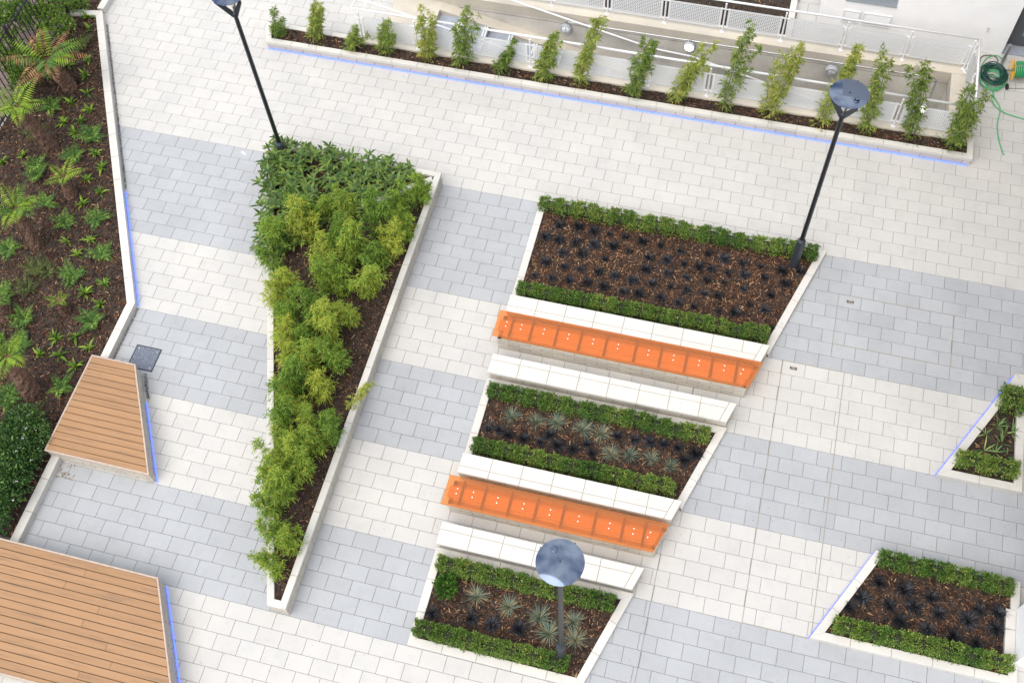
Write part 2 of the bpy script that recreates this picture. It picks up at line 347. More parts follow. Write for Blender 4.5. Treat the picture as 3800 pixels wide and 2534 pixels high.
class MB:
    """collects shapes into one mesh"""
    def __init__(s): s.v, s.f, s.mi, s.t = [], [], [], []
    def add(s, v, f, mi=0, tint=0.0):
        b = len(s.v); s.v += [tuple(x) for x in v]; s.f += [tuple(i + b for i in q) for q in f]
        s.mi += [mi] * len(f); s.t += [tint] * len(f)
    def prism(s, poly, z0, z1, bev=0.0, mi=0, tint=0.0):
        area = sum(poly[i][0] * poly[(i + 1) % len(poly)][1] - poly[(i + 1) % len(poly)][0] * poly[i][1] for i in range(len(poly)))
        if area < 0: poly = poly[::-1]
        n = len(poly)
        if bev:
            inn = offset(poly, -bev)
            v = [(x, y, z0) for x, y in poly] + [(x, y, z1 - bev) for x, y in poly] + [(x, y, z1) for x, y in inn]
            f = [(i, (i + 1) % n, n + (i + 1) % n, n + i) for i in range(n)] + [(n + i, n + (i + 1) % n, 2 * n + (i + 1) % n, 2 * n + i) for i in range(n)]
            f += [tuple(range(2 * n, 3 * n)), tuple(reversed(range(n)))]
        else:
            v = [(x, y, z0) for x, y in poly] + [(x, y, z1) for x, y in poly]
            f = [(i, (i + 1) % n, n + (i + 1) % n, n + i) for i in range(n)] + [tuple(range(n, 2 * n)), tuple(reversed(range(n)))]
        s.add(v, f, mi, tint)
    def box(s, x0, x1, y0, y1, z0, z1, bev=0.0, mi=0):
        s.prism([(x0, y0), (x1, y0), (x1, y1), (x0, y1)], z0, z1, bev, mi)
    def tube(s, pts, r, n=8, mi=0, cap=True):
        pts = [Vector(p) for p in pts]; rs = r if isinstance(r, (list, tuple)) else [r] * len(pts)
        rings = []; up = None
        for i, p in enumerate(pts):
            d = (pts[min(i + 1, len(pts) - 1)] - pts[max(i - 1, 0)]).normalized()
            if up is None: up = d.orthogonal().normalized()
            up = (up - d * up.dot(d))
            up = up.normalized() if up.length > 1e-6 else d.orthogonal().normalized()
            q = d.cross(up)
            rings.append([p + (up * math.cos(a) + q * math.sin(a)) * rs[i] for a in [2 * math.pi * k / n for k in range(n)]])
        v = [x for rr in rings for x in rr]; f = []
        for i in range(len(pts) - 1):
            for k in range(n): f.append((i * n + k, i * n + (k + 1) % n, (i + 1) * n + (k + 1) % n, (i + 1) * n + k))
        if cap: f += [tuple(reversed(range(n))), tuple(range((len(pts) - 1) * n, len(pts) * n))]
        s.add(v, f, mi)
    def lathe(s, prof, c=(0, 0, 0), n=24, mi=0, axis='z', cap=True):
        v = []; f = []
        for r, z in prof:
            for k in range(n):
                a = 2 * math.pi * k / n; x, y = r * math.cos(a), r * math.sin(a)
                v.append((c[0] + x, c[1] + y, c[2] + z) if axis == 'z' else (c[0] + x, c[1] - z, c[2] + y))
        for i in range(len(prof) - 1):
            for k in range(n): f.append((i * n + k, i * n + (k + 1) % n, (i + 1) * n + (k + 1) % n, (i + 1) * n + k))
        if cap: f += [tuple(reversed(range(n))), tuple(range((len(prof) - 1) * n, len(prof) * n))]
        s.add(v, f, mi)
    def mesh(s, name, tint=False):
        me = bpy.data.meshes.new(name); me.from_pydata(s.v, [], s.f); me.update()
        me.polygons.foreach_set('material_index', s.mi)
        if tint:
            a = me.attributes.new('tint', 'FLOAT', 'FACE'); a.data.foreach_set('value', s.t)
        return me
    def build(s, name, mats, parent=None, smooth=False, tint=False):
        return link(name, s.mesh(name, tint), mats, parent, smooth)

def offset(poly, d):
    """offset a convex or mildly concave CCW polygon outwards by d"""
    n = len(poly); out = []
    for i in range(n):
        a, b, c = Vector(poly[i - 1]), Vector(poly[i]), Vector(poly[(i + 1) % n])
        e1, e2 = (b - a).normalized(), (c - b).normalized()
        n1, n2 = Vector((e1.y, -e1.x)), Vector((e2.y, -e2.x))
        k = 1 + n1.dot(n2)
        q = b + (n1 + n2) * (d / max(k, 0.2))
        out.append((q.x, q.y))
    return out

def inside(p, poly):
    x, y = p; r = False; n = len(poly)
    for i in range(n):
        x1, y1 = poly[i]; x2, y2 = poly[(i + 1) % n]
        if (y1 > y) != (y2 > y) and x < (x2 - x1) * (y - y1) / (y2 - y1) + x1: r = not r
    return r

def inside_np(P, poly):
    r = np.zeros(len(P), bool); x, y = P[:, 0], P[:, 1]
    for i in range(len(poly)):
        x1, y1 = poly[i]; x2, y2 = poly[(i + 1) % len(poly)]
        if y1 == y2: continue
        r ^= ((y1 > y) != (y2 > y)) & (x < (x2 - x1) * (y - y1) / (y2 - y1) + x1)
    return r

def lerp(a, b, t): return (a[0] + (b[0] - a[0]) * t, a[1] + (b[1] - a[1]) * t)

def piece(name, poly, z0, z1, mat, parent, bev=0.006, label=None):
    m_ = MB(); m_.prism(poly, z0, z1, bev)
    o = m_.build(name, mat, parent)
    if label: o['label'] = label
    return o

def coping(parent, outer, width, z0, z1, edges, length=0.6, gap=0.007, mat=None, starts=None):
    """mitred coping stones along the listed edges of a CCW outline"""
    mat = mat or COPING
    inner = offset(outer, -width); n = len(outer)
    for e in edges:
        A, B, a, b = outer[e], outer[(e + 1) % n], inner[e], inner[(e + 1) % n]
        L = (Vector(B) - Vector(A)).length
        cnt = max(1, round(L / length)); cuts = [0] + [(k + (starts or 0)) / cnt for k in range(1, cnt)] + [1]
        la = (Vector(b) - Vector(a)).length
        ux, uy = (B[0] - A[0]) / L, (B[1] - A[1]) / L
        pa = (a[0] - A[0]) * ux + (a[1] - A[1]) * uy      # where the inner corner falls along the outer edge
        for k in range(cnt):
            s0, s1 = cuts[k] * L, cuts[k + 1] * L
            g0 = 0 if k == 0 else gap / 2; g1 = 0 if k == cnt - 1 else gap / 2
            o0 = lerp(A, B, (s0 + g0) / L); o1 = lerp(A, B, (s1 - g1) / L)
            i0 = a if k == 0 else lerp(a, b, min(max((s0 + g0 - pa) / la, 0), 1))
            i1 = b if k == cnt - 1 else lerp(a, b, min(max((s1 - g1 - pa) / la, 0), 1))
            piece('coping_stone', [o0, o1, i1, i0], z0, z1 + random.uniform(-0.0015, 0.0015), mat, parent, 0.005)
    mb = MB()
    for e in edges:
        A, B, a, b = outer[e], outer[(e + 1) % n], inner[e], inner[(e + 1) % n]
        o2 = offset(outer, -0.006); i2 = offset(outer, -width + 0.006)
        mb.prism([o2[e], o2[(e + 1) % n], i2[(e + 1) % n], i2[e]], z0 + 0.002 * (e + 1), z1 - 0.010 - 0.0007 * e)
    mb.build('mortar', MORTAR, parent)
    return inner

def block_wall(parent, A, B, z0, z1, courses, depth=0.1, length=0.45, ph=0.5, inset=0.0, mat=None):
    """coursed blocks whose outer face lies on A-B (outside is to the right of A->B)"""
    A, B = Vector(A), Vector(B); L = (B - A).length; u = (B - A) / L; nrm = Vector((u.y, -u.x))
    h = (z1 - z0) / courses; g = 0.012
    for c in range(courses):
        s = -length * ((c * ph) % 1.0)
        while s < L - 0.02:
            a, b = max(0, s + g / 2), min(L, s + length - g / 2)
            if b - a > 0.03:
                d = inset + random.uniform(-0.0015, 0.0015)
                p0, p1 = A + u * a - nrm * d, A + u * b - nrm * d
                q1, q0 = p1 - nrm * depth, p0 - nrm * depth
                piece('wall_block', [tuple(p0), tuple(p1), tuple(q1), tuple(q0)], z0 + c * h + g / 2, z0 + (c + 1) * h - g / 2, mat or BLOCK, parent, 0.004)
            s += length
    m_ = MB()
    p0, p1 = A + u * 0.008 - nrm * (inset + 0.008), B - u * 0.008 - nrm * (inset + 0.008)
    q1, q0 = p1 - nrm * (depth - 0.016), p0 - nrm * (depth - 0.016)
    m_.prism([tuple(p0), tuple(p1), tuple(q1), tuple(q0)], z0, z1)
    m_.build('mortar', MORTAR, parent)

def fast_mesh(name, V, F, tint=None, edge=None, mi=None):
    """V (n,3), F (m,3 or 4); tint and edge per vertex"""
    me = bpy.data.meshes.new(name)
    V = np.ascontiguousarray(V, np.float32); F = np.ascontiguousarray(F, np.int32); k = F.shape[1]
    me.vertices.add(len(V)); me.vertices.foreach_set('co', V.ravel())
    me.loops.add(F.size); me.loops.foreach_set('vertex_index', F.ravel())
    me.polygons.add(len(F)); me.polygons.foreach_set('loop_start', np.arange(0, F.size, k, dtype=np.int32))
    if mi is not None: me.polygons.foreach_set('material_index', np.ascontiguousarray(mi, np.int32))
    for nm, arr in (('tint', tint), ('edge', edge)):
        if arr is not None:
            a = me.attributes.new(nm, 'FLOAT', 'POINT'); a.data.foreach_set('value', np.ascontiguousarray(arr, np.float32))
    me.update(calc_edges=True)
    return me

def norm(a): return a / np.maximum(np.linalg.norm(a, axis=-1, keepdims=True), 1e-9)

def leaves(P, D, L, W, fold=0.12, droop=0.0, up=None):
    """one folded lance-shaped leaf of two triangles per row; returns V, F"""
    n = len(P); D = norm(D)
    N = np.tile([0, 0, 1.0], (n, 1)) if up is None else up
    N = norm(N + rng.normal(0, 0.35, (n, 3)))
    S = norm(np.cross(D, N)); N = np.cross(S, D)
    L, W = np.reshape(L, (-1, 1)) * np.ones((n, 1)), np.reshape(W, (-1, 1)) * np.ones((n, 1))
    mid = P + D * L * 0.42 + N * L * 0.05
    tip = P + D * L + np.array([0, 0, -1.0]) * L * droop
    V = np.stack([P, mid + S * W * 0.5 - N * W * fold, tip, mid - S * W * 0.5 - N * W * fold], 1).reshape(-1, 3)
    b = np.arange(n)[:, None] * 4
    F = np.concatenate([b + [0, 1, 2], b + [0, 2, 3]], 1).reshape(-1, 3)
    return V, F

def rnd_dir(n, zlo=-0.2, zhi=0.6):
    a = rng.uniform(0, 2 * math.pi, n); z = rng.uniform(zlo, zhi, n); h = np.sqrt(np.maximum(0, 1 - z * z))
    return np.stack([np.cos(a) * h, np.sin(a) * h, z], 1)

def strips(base, az, L, lift, W, segs=4, bend=1.0, tint=None):
    """arching blades: each starts at base, heads towards az, climbs and falls; returns V,F,tint (quads)"""
    n = len(base); s = np.linspace(0, 1, segs + 1)
    L, lift, W, bend = [np.broadcast_to(np.asarray(x, float), (n,)) for x in (L, lift, W, bend)]
    d = np.stack([np.cos(az), np.sin(az), 0 * az], 1); side = np.stack([-np.sin(az), np.cos(az), 0 * az], 1)
    ang = lift[:, None] - bend[:, None] * s[None]           # pitch along the blade
    st = L[:, None] / segs
    hx = np.cumsum(np.cos(ang[:, :-1]) * st, 1); hz = np.cumsum(np.sin(ang[:, :-1]) * st, 1)
    hx = np.concatenate([np.zeros((n, 1)), hx], 1); hz = np.concatenate([np.zeros((n, 1)), hz], 1)
    C = base[:, None] + d[:, None] * hx[..., None] + np.array([0, 0, 1.0]) * hz[..., None]
    prof = np.minimum(1, 2.2 * (1 - s)) * np.minimum(1, 0.55 + 1.5 * s)
    w = W[:, None] * prof[None] * 0.5
    V = np.stack([C + side[:, None] * w[..., None], C - side[:, None] * w[..., None]], 2).reshape(-1, 3)
    b = (np.arange(n) * (segs + 1) * 2)[:, None, None]; k = (np.arange(segs) * 2)[None, :, None]
    F = (b + k + np.array([0, 1, 3, 2])[None, None]).reshape(-1, 4)
    t = np.repeat(rng.random(n) if tint is None else tint, (segs + 1) * 2)
    return V, F, t

def clone(o, loc, rz=0.0, sc=1.0, parent=None):
    c = o.copy(); col.objects.link(c); c.location = loc; c.rotation_euler = (0, 0, rz); c.scale = (sc, sc, sc)
    c.parent = parent
    return c
ORD = ['first', 'second', 'third', 'fourth', 'fifth', 'sixth', 'seventh', 'eighth', 'ninth', 'tenth', 'eleventh', 'twelfth', 'thirteenth', 'fourteenth', 'fifteenth', 'sixteenth', 'seventeenth', 'eighteenth']

# ---------------------------------------------------------------- plan of the courtyard (metres)
ROW, LEN = 0.29935, 0.456
def diag(y): return 2.335 + 0.305 * y            # slanting east side of the planted terraces
WX = -3.80                                        # west side of the terraces
TRI = [(-6.36, -9.87), (-6.01, -9.87), (-6.01, 0.03), (-10.08, 0.03)]
P1 = [(WX, -2.70), (diag(-2.70), -2.70), (diag(0.05), 0.05), (WX, 0.05)]
P2 = [(WX, -6.29), (diag(-6.29), -6.29), (diag(-4.44), -4.44), (WX, -4.44)]
P3 = [(WX, -9.87), (diag(-9.87), -9.87), (diag(-8.04), -8.04), (WX, -8.04)]
RL = [(2.98, -8.09), (6.44, -8.09), (6.44, -6.24), (3.94, -6.24)]
RU = [(4.88, -4.51), (6.41, -4.51), (6.41, -2.02), (6.22, -2.02)]
LONG = [(-11.29, 3.03), (5.09, 3.03), (5.09, 3.66), (-11.50, 3.66)]
GARDEN = [(-11.40, -12.6), (-11.40, -4.47), (-15.70, 3.20), (-16.47, 3.08), (-19.0, 3.08), (-19.0, -12.6)]
PLAT1 = [(-11.60, -8.08), (-9.40, -8.08), (-10.64, -5.93), (-11.60, -5.93)]
PLAT2 = [(-13.2, -12.13), (-7.13, -12.13), (-8.43, -9.88), (-13.2, -9.88)]
WELL = (-8.75, 4.50, 3.76, 5.40)                  # x0 x1 y0 y1 of the sunken stair

# ---------------------------------------------------------------- ground and paving
def sheet(name, z, mat, x0, x1, y0, y1):
    a, b, c, d = WELL
    xs, ys = [x0, a, b, x1], [y0, c, d, y1]
    v = [(x, y, z) for y in ys for x in xs]
    f = [(r * 4 + q, r * 4 + q + 1, r * 4 + q + 5, r * 4 + q + 4) for r in range(3) for q in range(3) if not (r == 1 and q == 1)]
    me = bpy.data.meshes.new(name); me.from_pydata(v, [], f)
    return link(name, me, mat)
struct(sheet('ground', -0.10, BROWNPAVE, -150, 150, -150, 150), 'ground around and beneath the courtyard')
paving = struct(sheet('paving', -0.022, BED, -17.0, 9.0, -13.5, 9.5), 'courtyard paving in bands of light and blue grey stone')

def to_frame(p):
    d = Vector(p) - CAM; w = d.dot(CF); f = 39.122 / 36
    return 0.5 + f * d.dot(CX) / w, 0.5 + f * d.dot(CY) / w * 1024 / 682, w
covers = [TRI, P1, P2, P3, RL, RU, LONG, GARDEN, PLAT1, PLAT2]
def row_colour(r):
    return 0 if r < 0 or 9 <= r < 15 or 21 <= r < 27 or r >= 33 else 1
pavers = []
for r in range(-30, 43):
    y1 = -r * ROW; y0 = y1 - ROW
    yc = (y0 + y1) / 2
    if r < 0:
        zones = [(-17, 9, -29.03 * LEN, LEN * 1.0153)]
    elif r < 33:
        t = min(1, max(0, (0.03 - yc) / 9.9)); xb = (-10.08 + 3.72 * t - 6.01) / 2
        zones = [(-17, xb, 0.97 * LEN, LEN), (xb, 0.2 if yc < -2.7 else -1, 0.78 * LEN, LEN), (0.2 if yc < -2.7 else -1, 9, 0.47 * LEN, LEN)]
    else:
        zones = [(-17, 9, 0.78 * LEN, LEN)]
    for xa, xz, ph, st in zones:
        ph += 0.5 * st * (r % 2)
        k0 = math.floor((xa - ph) / st) - 1
        for k in range(k0, k0 + int((xz - xa) / st) + 4):
            a, b = max(xa, ph + k * st), min(xz, ph + (k + 1) * st)
            if b - a < 0.04: continue
            spans = [(a, b)]
            if y1 > 3.45 and y0 < 5.75:
                spans = [(a, min(b, -8.75)), (max(a, 4.9), b)]
            for a2, b2 in spans:
                if b2 - a2 > 0.04:
                    c = ((a2 + b2) / 2, yc)
                    cs = [(a2, y0), (b2, y0), (b2, y1), (a2, y1)]
                    if any(all(inside(q, P) for q in cs) for P in covers): continue
                    if c[0] < 0.72 and c[1] > 5.85: continue
                    u, v, w = to_frame((*c, 0))
                    if -0.06 < u < 1.06 and -0.08 < v < 1.08:
                        pavers.append((w, a2, b2, y0, y1, row_colour(r), any(inside(c, P) for P in covers) or not (0.01 < u < 0.99 and 0.01 < v < 0.99)))
pavers.sort(key=lambda q: (q[6], q[0]))
GAP = 0.0028
full = {}
for i, (w, a, b, y0, y1, cidx, hid) in enumerate(pavers[:300]):
    key = (round(b - a, 3), cidx)
    if key not in full:
        mb = MB(); hx, hy = (b - a) / 2 - GAP, (y1 - y0) / 2 - GAP
        mb.box(-hx, hx, -hy, hy, -0.05, 0, 0.0025); full[key] = mb.mesh('paver'); full[key].materials.append(DARK if cidx else LIGHT)
    o = bpy.data.objects.new('paver', full[key]); col.objects.link(o); o.parent = paving
    o.location = ((a + b) / 2, (y0 + y1) / 2, random.uniform(-0.0012, 0.0012))
mb = MB()
for w, a, b, y0, y1, cidx, hid in pavers[300:]:
    mb.prism([(a + GAP, y0 + GAP), (b - GAP, y0 + GAP), (b - GAP, y1 - GAP), (a + GAP, y1 - GAP)], -0.05, random.uniform(-0.0012, 0.0012), 0.0025, cidx, random.random())
tag(mb.build('pavers', [LIGHT, DARK], paving, tint=True), 'light and blue grey pavers across the further courtyard', kind='stuff')

# flush edge strips of the paved access covers
def cover_frame(label, x0, x1, y0, y1):
    t = thing('recessed_access_cover', label, 'access cover', (x0, y0, 0))
    g = 0.006
    for (a, b, c, d) in ((x0 - g, x1 + g, y0 - g, y0 + g), (x0 - g, x1 + g, y1 - g, y1 + g), (x0 - g, x0 + g, y0 + g, y1 - g), (x1 - g, x1 + g, y0 + g, y1 - g)):
        m_ = MB(); m_.box(a - x0, b - x0, c - y0, d - y0, -0.03, 0.0045); m_.build('edge_strip', STRIP, t)
cover_frame('wide paved-in access cover outlined in thin metal right of the largest planter', 2.72, 5.01, -2.095, -0.90)
cover_frame('long narrow paved-in access cover outlined in thin metal right of the benches', 1.82, 3.02, -8.08, -2.694)
def plaque(label, x, y):
    t = thing('plaque', label, 'plaque', (x, y, 0), 'small plaques set in the paving')
    m_ = MB(); m_.box(-0.07, 0.07, -0.032, 0.032, -0.01, 0.006, 0.002); m_.build('plate', PLAQUE, t)
    for (a, b, yy) in ((-0.045, 0.045, 0.017), (-0.025, 0.022, 0.0), (-0.062, -0.006, -0.018), (0.004, 0.06, -0.018)):
        m_ = MB(); q = a
        while q < b - 0.004:
            m_.box(q, min(q + 0.006, b), yy - 0.004, yy + 0.004, 0.005, 0.0078); q += 0.0078
        m_.build('lettering', BRASS, t)
plaque('small dark plaque with worn lettering set in a blue grey paver', 2.96, -1.04)
plaque('small dark plaque with worn lettering set in a light paver', 2.04, -2.83)
t = thing('drain_cover', 'dark square slate-coloured cover in the paving beside the small timber platform', 'drain cover', (-10.75, -5.58, 0))
m_ = MB(); m_.box(-0.28, 0.28, -0.27, 0.27, -0.03, 0.003); m_.build('frame', GRAVEL, t)
m_ = MB(); m_.box(-0.255, 0.255, -0.245, 0.245, -0.02, 0.009, 0.003); m_.build('plate', SLATE, t)
for x, y in ((-0.2, 0.19), (0.2, 0.19), (-0.2, -0.19), (0.2, -0.19)):
    m_ = MB(); m_.lathe([(0.008, 0.006), (0.008, 0.0115), (0.002, 0.0125)], (x, y, 0), 8); m_.build('screw', BOLT, t)

# ---------------------------------------------------------------- bark mulch
def tri_sheet(poly, z, amp=0.012, step=0.12):
    xs = [p[0] for p in poly]; ys = [p[1] for p in poly]
    x = np.arange(min(xs) - step, max(xs) + step, step); y = np.arange(min(ys) - step, max(ys) + step, step)
    X, Y = np.meshgrid(x, y)
    V = np.stack([X, Y, z + amp * (np.sin(X * 7.1 + Y * 3.3) * np.sin(Y * 5.7 - X * 2.1)) + rng.normal(0, amp * .3, X.shape)], -1).reshape(-1, 3)
    nx = len(x); i = np.arange((len(y) - 1) * nx).reshape(-1, nx)[:, :-1].ravel()
    F = np.stack([i, i + 1, i + nx + 1, i + nx], 1)
    cen = V[F].mean(1)
    big = offset(poly, 0.0)
    return V, F[inside_np(cen[:, :2], big)]

def chips(poly, z, dens, lmin, lmax, wmin, wmax, amp=0.012, pw=1.6, flat=0.35, tmix=1.0):
    xs = [p[0] for p in poly]; ys = [p[1] for p in poly]
    area = (max(xs) - min(xs)) * (max(ys) - min(ys)); n = int(area * dens)
    P = np.stack([rng.uniform(min(xs), max(xs), n), rng.uniform(min(ys), max(ys), n)], 1)
    P = P[inside_np(P, poly)]; n = len(P)
    h = z + amp * (np.sin(P[:, 0] * 7.1 + P[:, 1] * 3.3) * np.sin(P[:, 1] * 5.7 - P[:, 0] * 2.1)) + rng.uniform(0.002, 0.02, n)
    C = np.concatenate([P, h[:, None]], 1)
    D = rnd_dir(n, -flat, flat); N = norm(np.array([0, 0, 1.0]) + rng.normal(0, 0.35, (n, 3)))
    S = norm(np.cross(D, N)); N = np.cross(S, D)
    L = (lmin + (lmax - lmin) * rng.random(n) ** pw)[:, None]; W = rng.uniform(wmin, wmax, n)[:, None]; T = W * 0.35
    tap = rng.uniform(0.3, 1.0, n)[:, None]
    a, b = C - D * L / 2, C + D * L / 2
    V = np.stack([a - S * W / 2, a + S * W / 2, b + S * W / 2 * tap, b - S * W / 2 * tap, a - S * W / 2 - N * T, a + S * W / 2 - N * T, b + S * W / 2 * tap - N * T, b - S * W / 2 * tap - N * T], 1).reshape(-1, 3)
    o = (np.arange(n) * 8)[:, None, None]
    F = (o + np.array([[0, 3, 2, 1], [0, 1, 5, 4], [1, 2, 6, 5], [2, 3, 7, 6], [3, 0, 4, 7]])[None]).reshape(-1, 4)
    return V, F, np.repeat(rng.random(n) ** tmix, 8)

def mulch(label, poly, z, dens=520, tmix=1.25, name='bark_mulch', lmax=0.115):
    V, F = tri_sheet(offset(poly, 0.05), z, step=0.06)
    V2, F2, t2 = chips(poly, z, dens, 0.014, lmax, 0.007, 0.017, tmix=tmix, pw=2.0)
    me = fast_mesh(name, np.concatenate([V, V2]), np.concatenate([F, F2 + len(V)]), np.concatenate([np.zeros(len(V)), t2]), mi=np.concatenate([np.zeros(len(F)), np.ones(len(F2))]))
    return tag(link(name, me, [SOIL, BARK]), label, 'mulch', kind='stuff')

# ---------------------------------------------------------------- planters
def low_planter(label, poly, edges, z=0.08, width=0.15, length=0.66):
    t = thing('planter', label, 'planter')
    inner = coping(t, poly, width, -0.03, z, edges, length)
    m_ = MB(); m_.prism(offset(poly, -0.02), -0.04, 0.012); m_.build('soil', SOIL, t)
    return inner
low_planter('largest low planter, edged in pale stone, two hedges with black grass between', P1, [1, 2, 3])
low_planter('middle low terrace planter edged in pale stone, with two hedges, blue and black grasses', P2, [1, 2, 3])
low_planter('lowest terrace planter edged in pale stone, where the nearest street lamp stands', P3, [0, 1, 2, 3])
low_planter('four-sided stone planter at the lower right with hedges on two sides and black grass', RL, [0, 1, 2, 3], 0.11)
rlp = [o for o in col.objects if o.name.startswith('planter')][-1]
for ya, yb in ((-7.69, -7.14), (-7.13, -6.78)):
    piece('coping_stone', [(6.21, ya), (6.38, ya), (6.38, yb), (6.21, yb)], 0.0, 0.128, COPING, rlp, 0.005)
low_planter('narrow triangular stone planter at the right edge with iris leaves', RU, [0, 1, 2, 3], 0.11)
mulch('coarse tan bark mulch between the hedges of the largest planter', [(WX + .15, -2.62), (diag(-2.62) - .15, -2.62), (diag(-.1) - .16, -.10), (WX + .15, -.10)], 0.035, 1300, 0.95)
mulch('bark mulch in the middle terrace planter', [(WX + .15, -6.2), (diag(-6.2) - .15, -6.2), (diag(-4.59) - .16, -4.59), (WX + .15, -4.59)], 0.035, 1050, 1.15)
mulch('bark mulch around the nearest lamp in the lowest terrace planter', offset(P3, -0.15), 0.035, 1050, 1.1)
mulch('bark mulch in the lower right planter', offset(RL, -0.15), 0.04, 1000, 1.2)
mulch('bark mulch among the iris in the right edge planter', offset(RU, -0.15), 0.04, 600, 1.5)

# triangular raised planter
TZ = 0.40
t = thing('raised_planter', 'long triangular raised planter of pale blocks filled with bamboo', 'planter')
tri_in = coping(t, TRI, 0.13, TZ - 0.075, TZ, [0, 1, 2, 3], 0.62)
tin = offset(TRI, -0.012)
for e in range(4):
    block_wall(t, tin[e], tin[(e + 1) % 4], 0.0, TZ - 0.075, 3, 0.10, 0.45)
dA, dB = (-9.03, -2.40), (-6.16, -0.17)
d = (Vector(dB) - Vector(dA)); dn = Vector((d.y, -d.x)).normalized() * 0.065
cnt = 6
for k in range(cnt):
    a, b = lerp(dA, dB, k / cnt + 0.001), lerp(dA, dB, (k + 1) / cnt - 0.001)
    piece('divider_stone', [(a[0] + dn.x, a[1] + dn.y), (b[0] + dn.x, b[1] + dn.y), (b[0] - dn.x, b[1] - dn.y), (a[0] - dn.x, a[1] - dn.y)], TZ - 0.25, TZ + 0.0, COPING, t, 0.005)
mulch('bark mulch under the bamboo of the triangular raised planter', offset(TRI, -0.13), TZ - 0.07, 620, 1.35)

# long raised planter in front of the sunken stair
LZ = 0.23
t = thing('raised_planter', 'long narrow raised planter holding the bamboo row above a blue light line', 'planter')
coping(t, LONG, 0.13, LZ - 0.09, LZ, [0, 1, 3], 0.62)
m_ = []
inn = offset(LONG, -0.13)
cnt = 4
for k in range(cnt):
    x0, x1 = -11.46 + k * 0.55, -11.46 + (k + 1) * 0.55 - 0.007
    piece('coping_stone', [(x0, 3.54), (x1, 3.54), (x1, 3.66), (x0, 3.66)], LZ - 0.09, LZ - 0.001, COPING, t, 0.005)
lin = offset(LONG, -0.015)
for e in (0, 1, 3):
    block_wall(t, lin[e], lin[(e + 1) % 4], 0.0, LZ - 0.09, 1, 0.10, 0.45, ph=0)
mulch('strip of dark bark mulch under the bamboo row', [(-11.25, 3.15), (4.96, 3.15), (4.96, 3.46), (-9.3, 3.46), (-9.3, 3.54), (-11.38, 3.54)], LZ - 0.035, 900, 1.6)

# garden bed on the left
t = thing('garden_kerb', 'bent kerb of pale stone edging the fern garden on the left', 'kerb')
coping(t, GARDEN, 0.17, -0.05, 0.16, [0, 1, 2], 0.69)
t = thing('garden_kerb', 'short kerb of pale stone running off the top from the corner of the fern garden', 'kerb')
for k in range(4):
    piece('coping_stone', [(-15.87, 3.26 + k * .6), (-15.70, 3.26 + k * .6), (-15.70, 3.85 + k * .6), (-15.87, 3.85 + k * .6)], -0.05, 0.158, COPING, t, 0.005)
mulch('dark bark mulch of the fern garden', [(-11.57, -9.7), (-11.57, -4.52), (-15.80, 3.02), (-16.44, 2.92), (-16.44, -3.0), (-14.2, -6.5), (-12.9, -9.7)], 0.09, 800, 1.45)
mulch('small patch of bark mulch beyond the top kerb at the upper left', [(-15.88, 3.24), (-15.88, 5.2), (-17.6, 5.2), (-17.2, 3.12), (-16.47, 3.12)], 0.10, 420, 1.5)
def gravel(label, A, B, w=0.05, z=0.004):
    A, B = Vector(A), Vector(B); u = (B - A).normalized(); n_ = Vector((u.y, -u.x)) * w
    poly = [tuple(A), tuple(A + n_), tuple(B + n_), tuple(B)]
    if sum(poly[i][0] * poly[(i + 1) % 4][1] - poly[(i + 1) % 4][0] * poly[i][1] for i in range(4)) < 0: poly = poly[::-1]
    V, F, t_ = chips(poly, z, 9000, 0.008, 0.02, 0.008, 0.016, amp=0.0, flat=0.6)
    V[:, 2] -= 0.006
    return tag(link('gravel_strip', fast_mesh('gravel_strip', V, F, t_), [GRAVEL]), label, 'gravel', kind='stuff')
gravel('dark gravel strip along the upper part of the fern garden kerb', (-15.52, 2.92), (-12.94, -1.68), -0.04)
gravel('dark gravel strip beside the kerb above the small timber platform', (-11.385, -4.52), (-11.385, -5.9), -0.04)
gravel('dark gravel strip at the top corner of the small timber platform', (-10.62, -5.92), (-10.32, -6.44), -0.06)

# blue light lines
def led(label, A, B, z=0.012, w=0.006, h=0.010, mat=None):
    A, B = Vector(A), Vector(B); u = (B - A).normalized(); n_ = Vector((u.y, -u.x)) * w
    L = (B - A).length; cnt = max(1, round(L / 1.1))
    t = thing('light_strip', label, 'light strip', (A.x, A.y, 0), 'blue light lines at the foot of walls')
    for k in range(cnt):
        a, b = A + u * (L * k / cnt + 0.004), A + u * (L * (k + 1) / cnt - 0.004)
        m_ = MB(); m_.prism([tuple(q - A) for q in (a - n_, a + n_, b + n_, b - n_)], z - 0.01, z + h)
        m_.build('light_tube', mat or LED, t)
led('glowing blue light line along the foot of the long bamboo planter', (-11.27, 3.012), (5.05, 3.012))
led('glowing blue light line along the fern garden kerb', (-12.90, -1.74), (-11.36, -4.47))
led('glowing blue light line beside the small timber platform', (-10.30, -6.50), (-9.385, -8.06))
led('glowing blue light line beside the large timber platform', (-8.405, -9.90), (-7.11, -12.1))
led('glowing blue light line along the left side of the right edge planter', (4.875, -4.50), (6.20, -2.03), 0.006, 0.006, 0.006, LEDDIM)
led('glowing blue light line along the left side of the lower right planter', (2.975, -8.08), (3.93, -6.25), 0.006, 0.005, 0.005, LEDDIM)

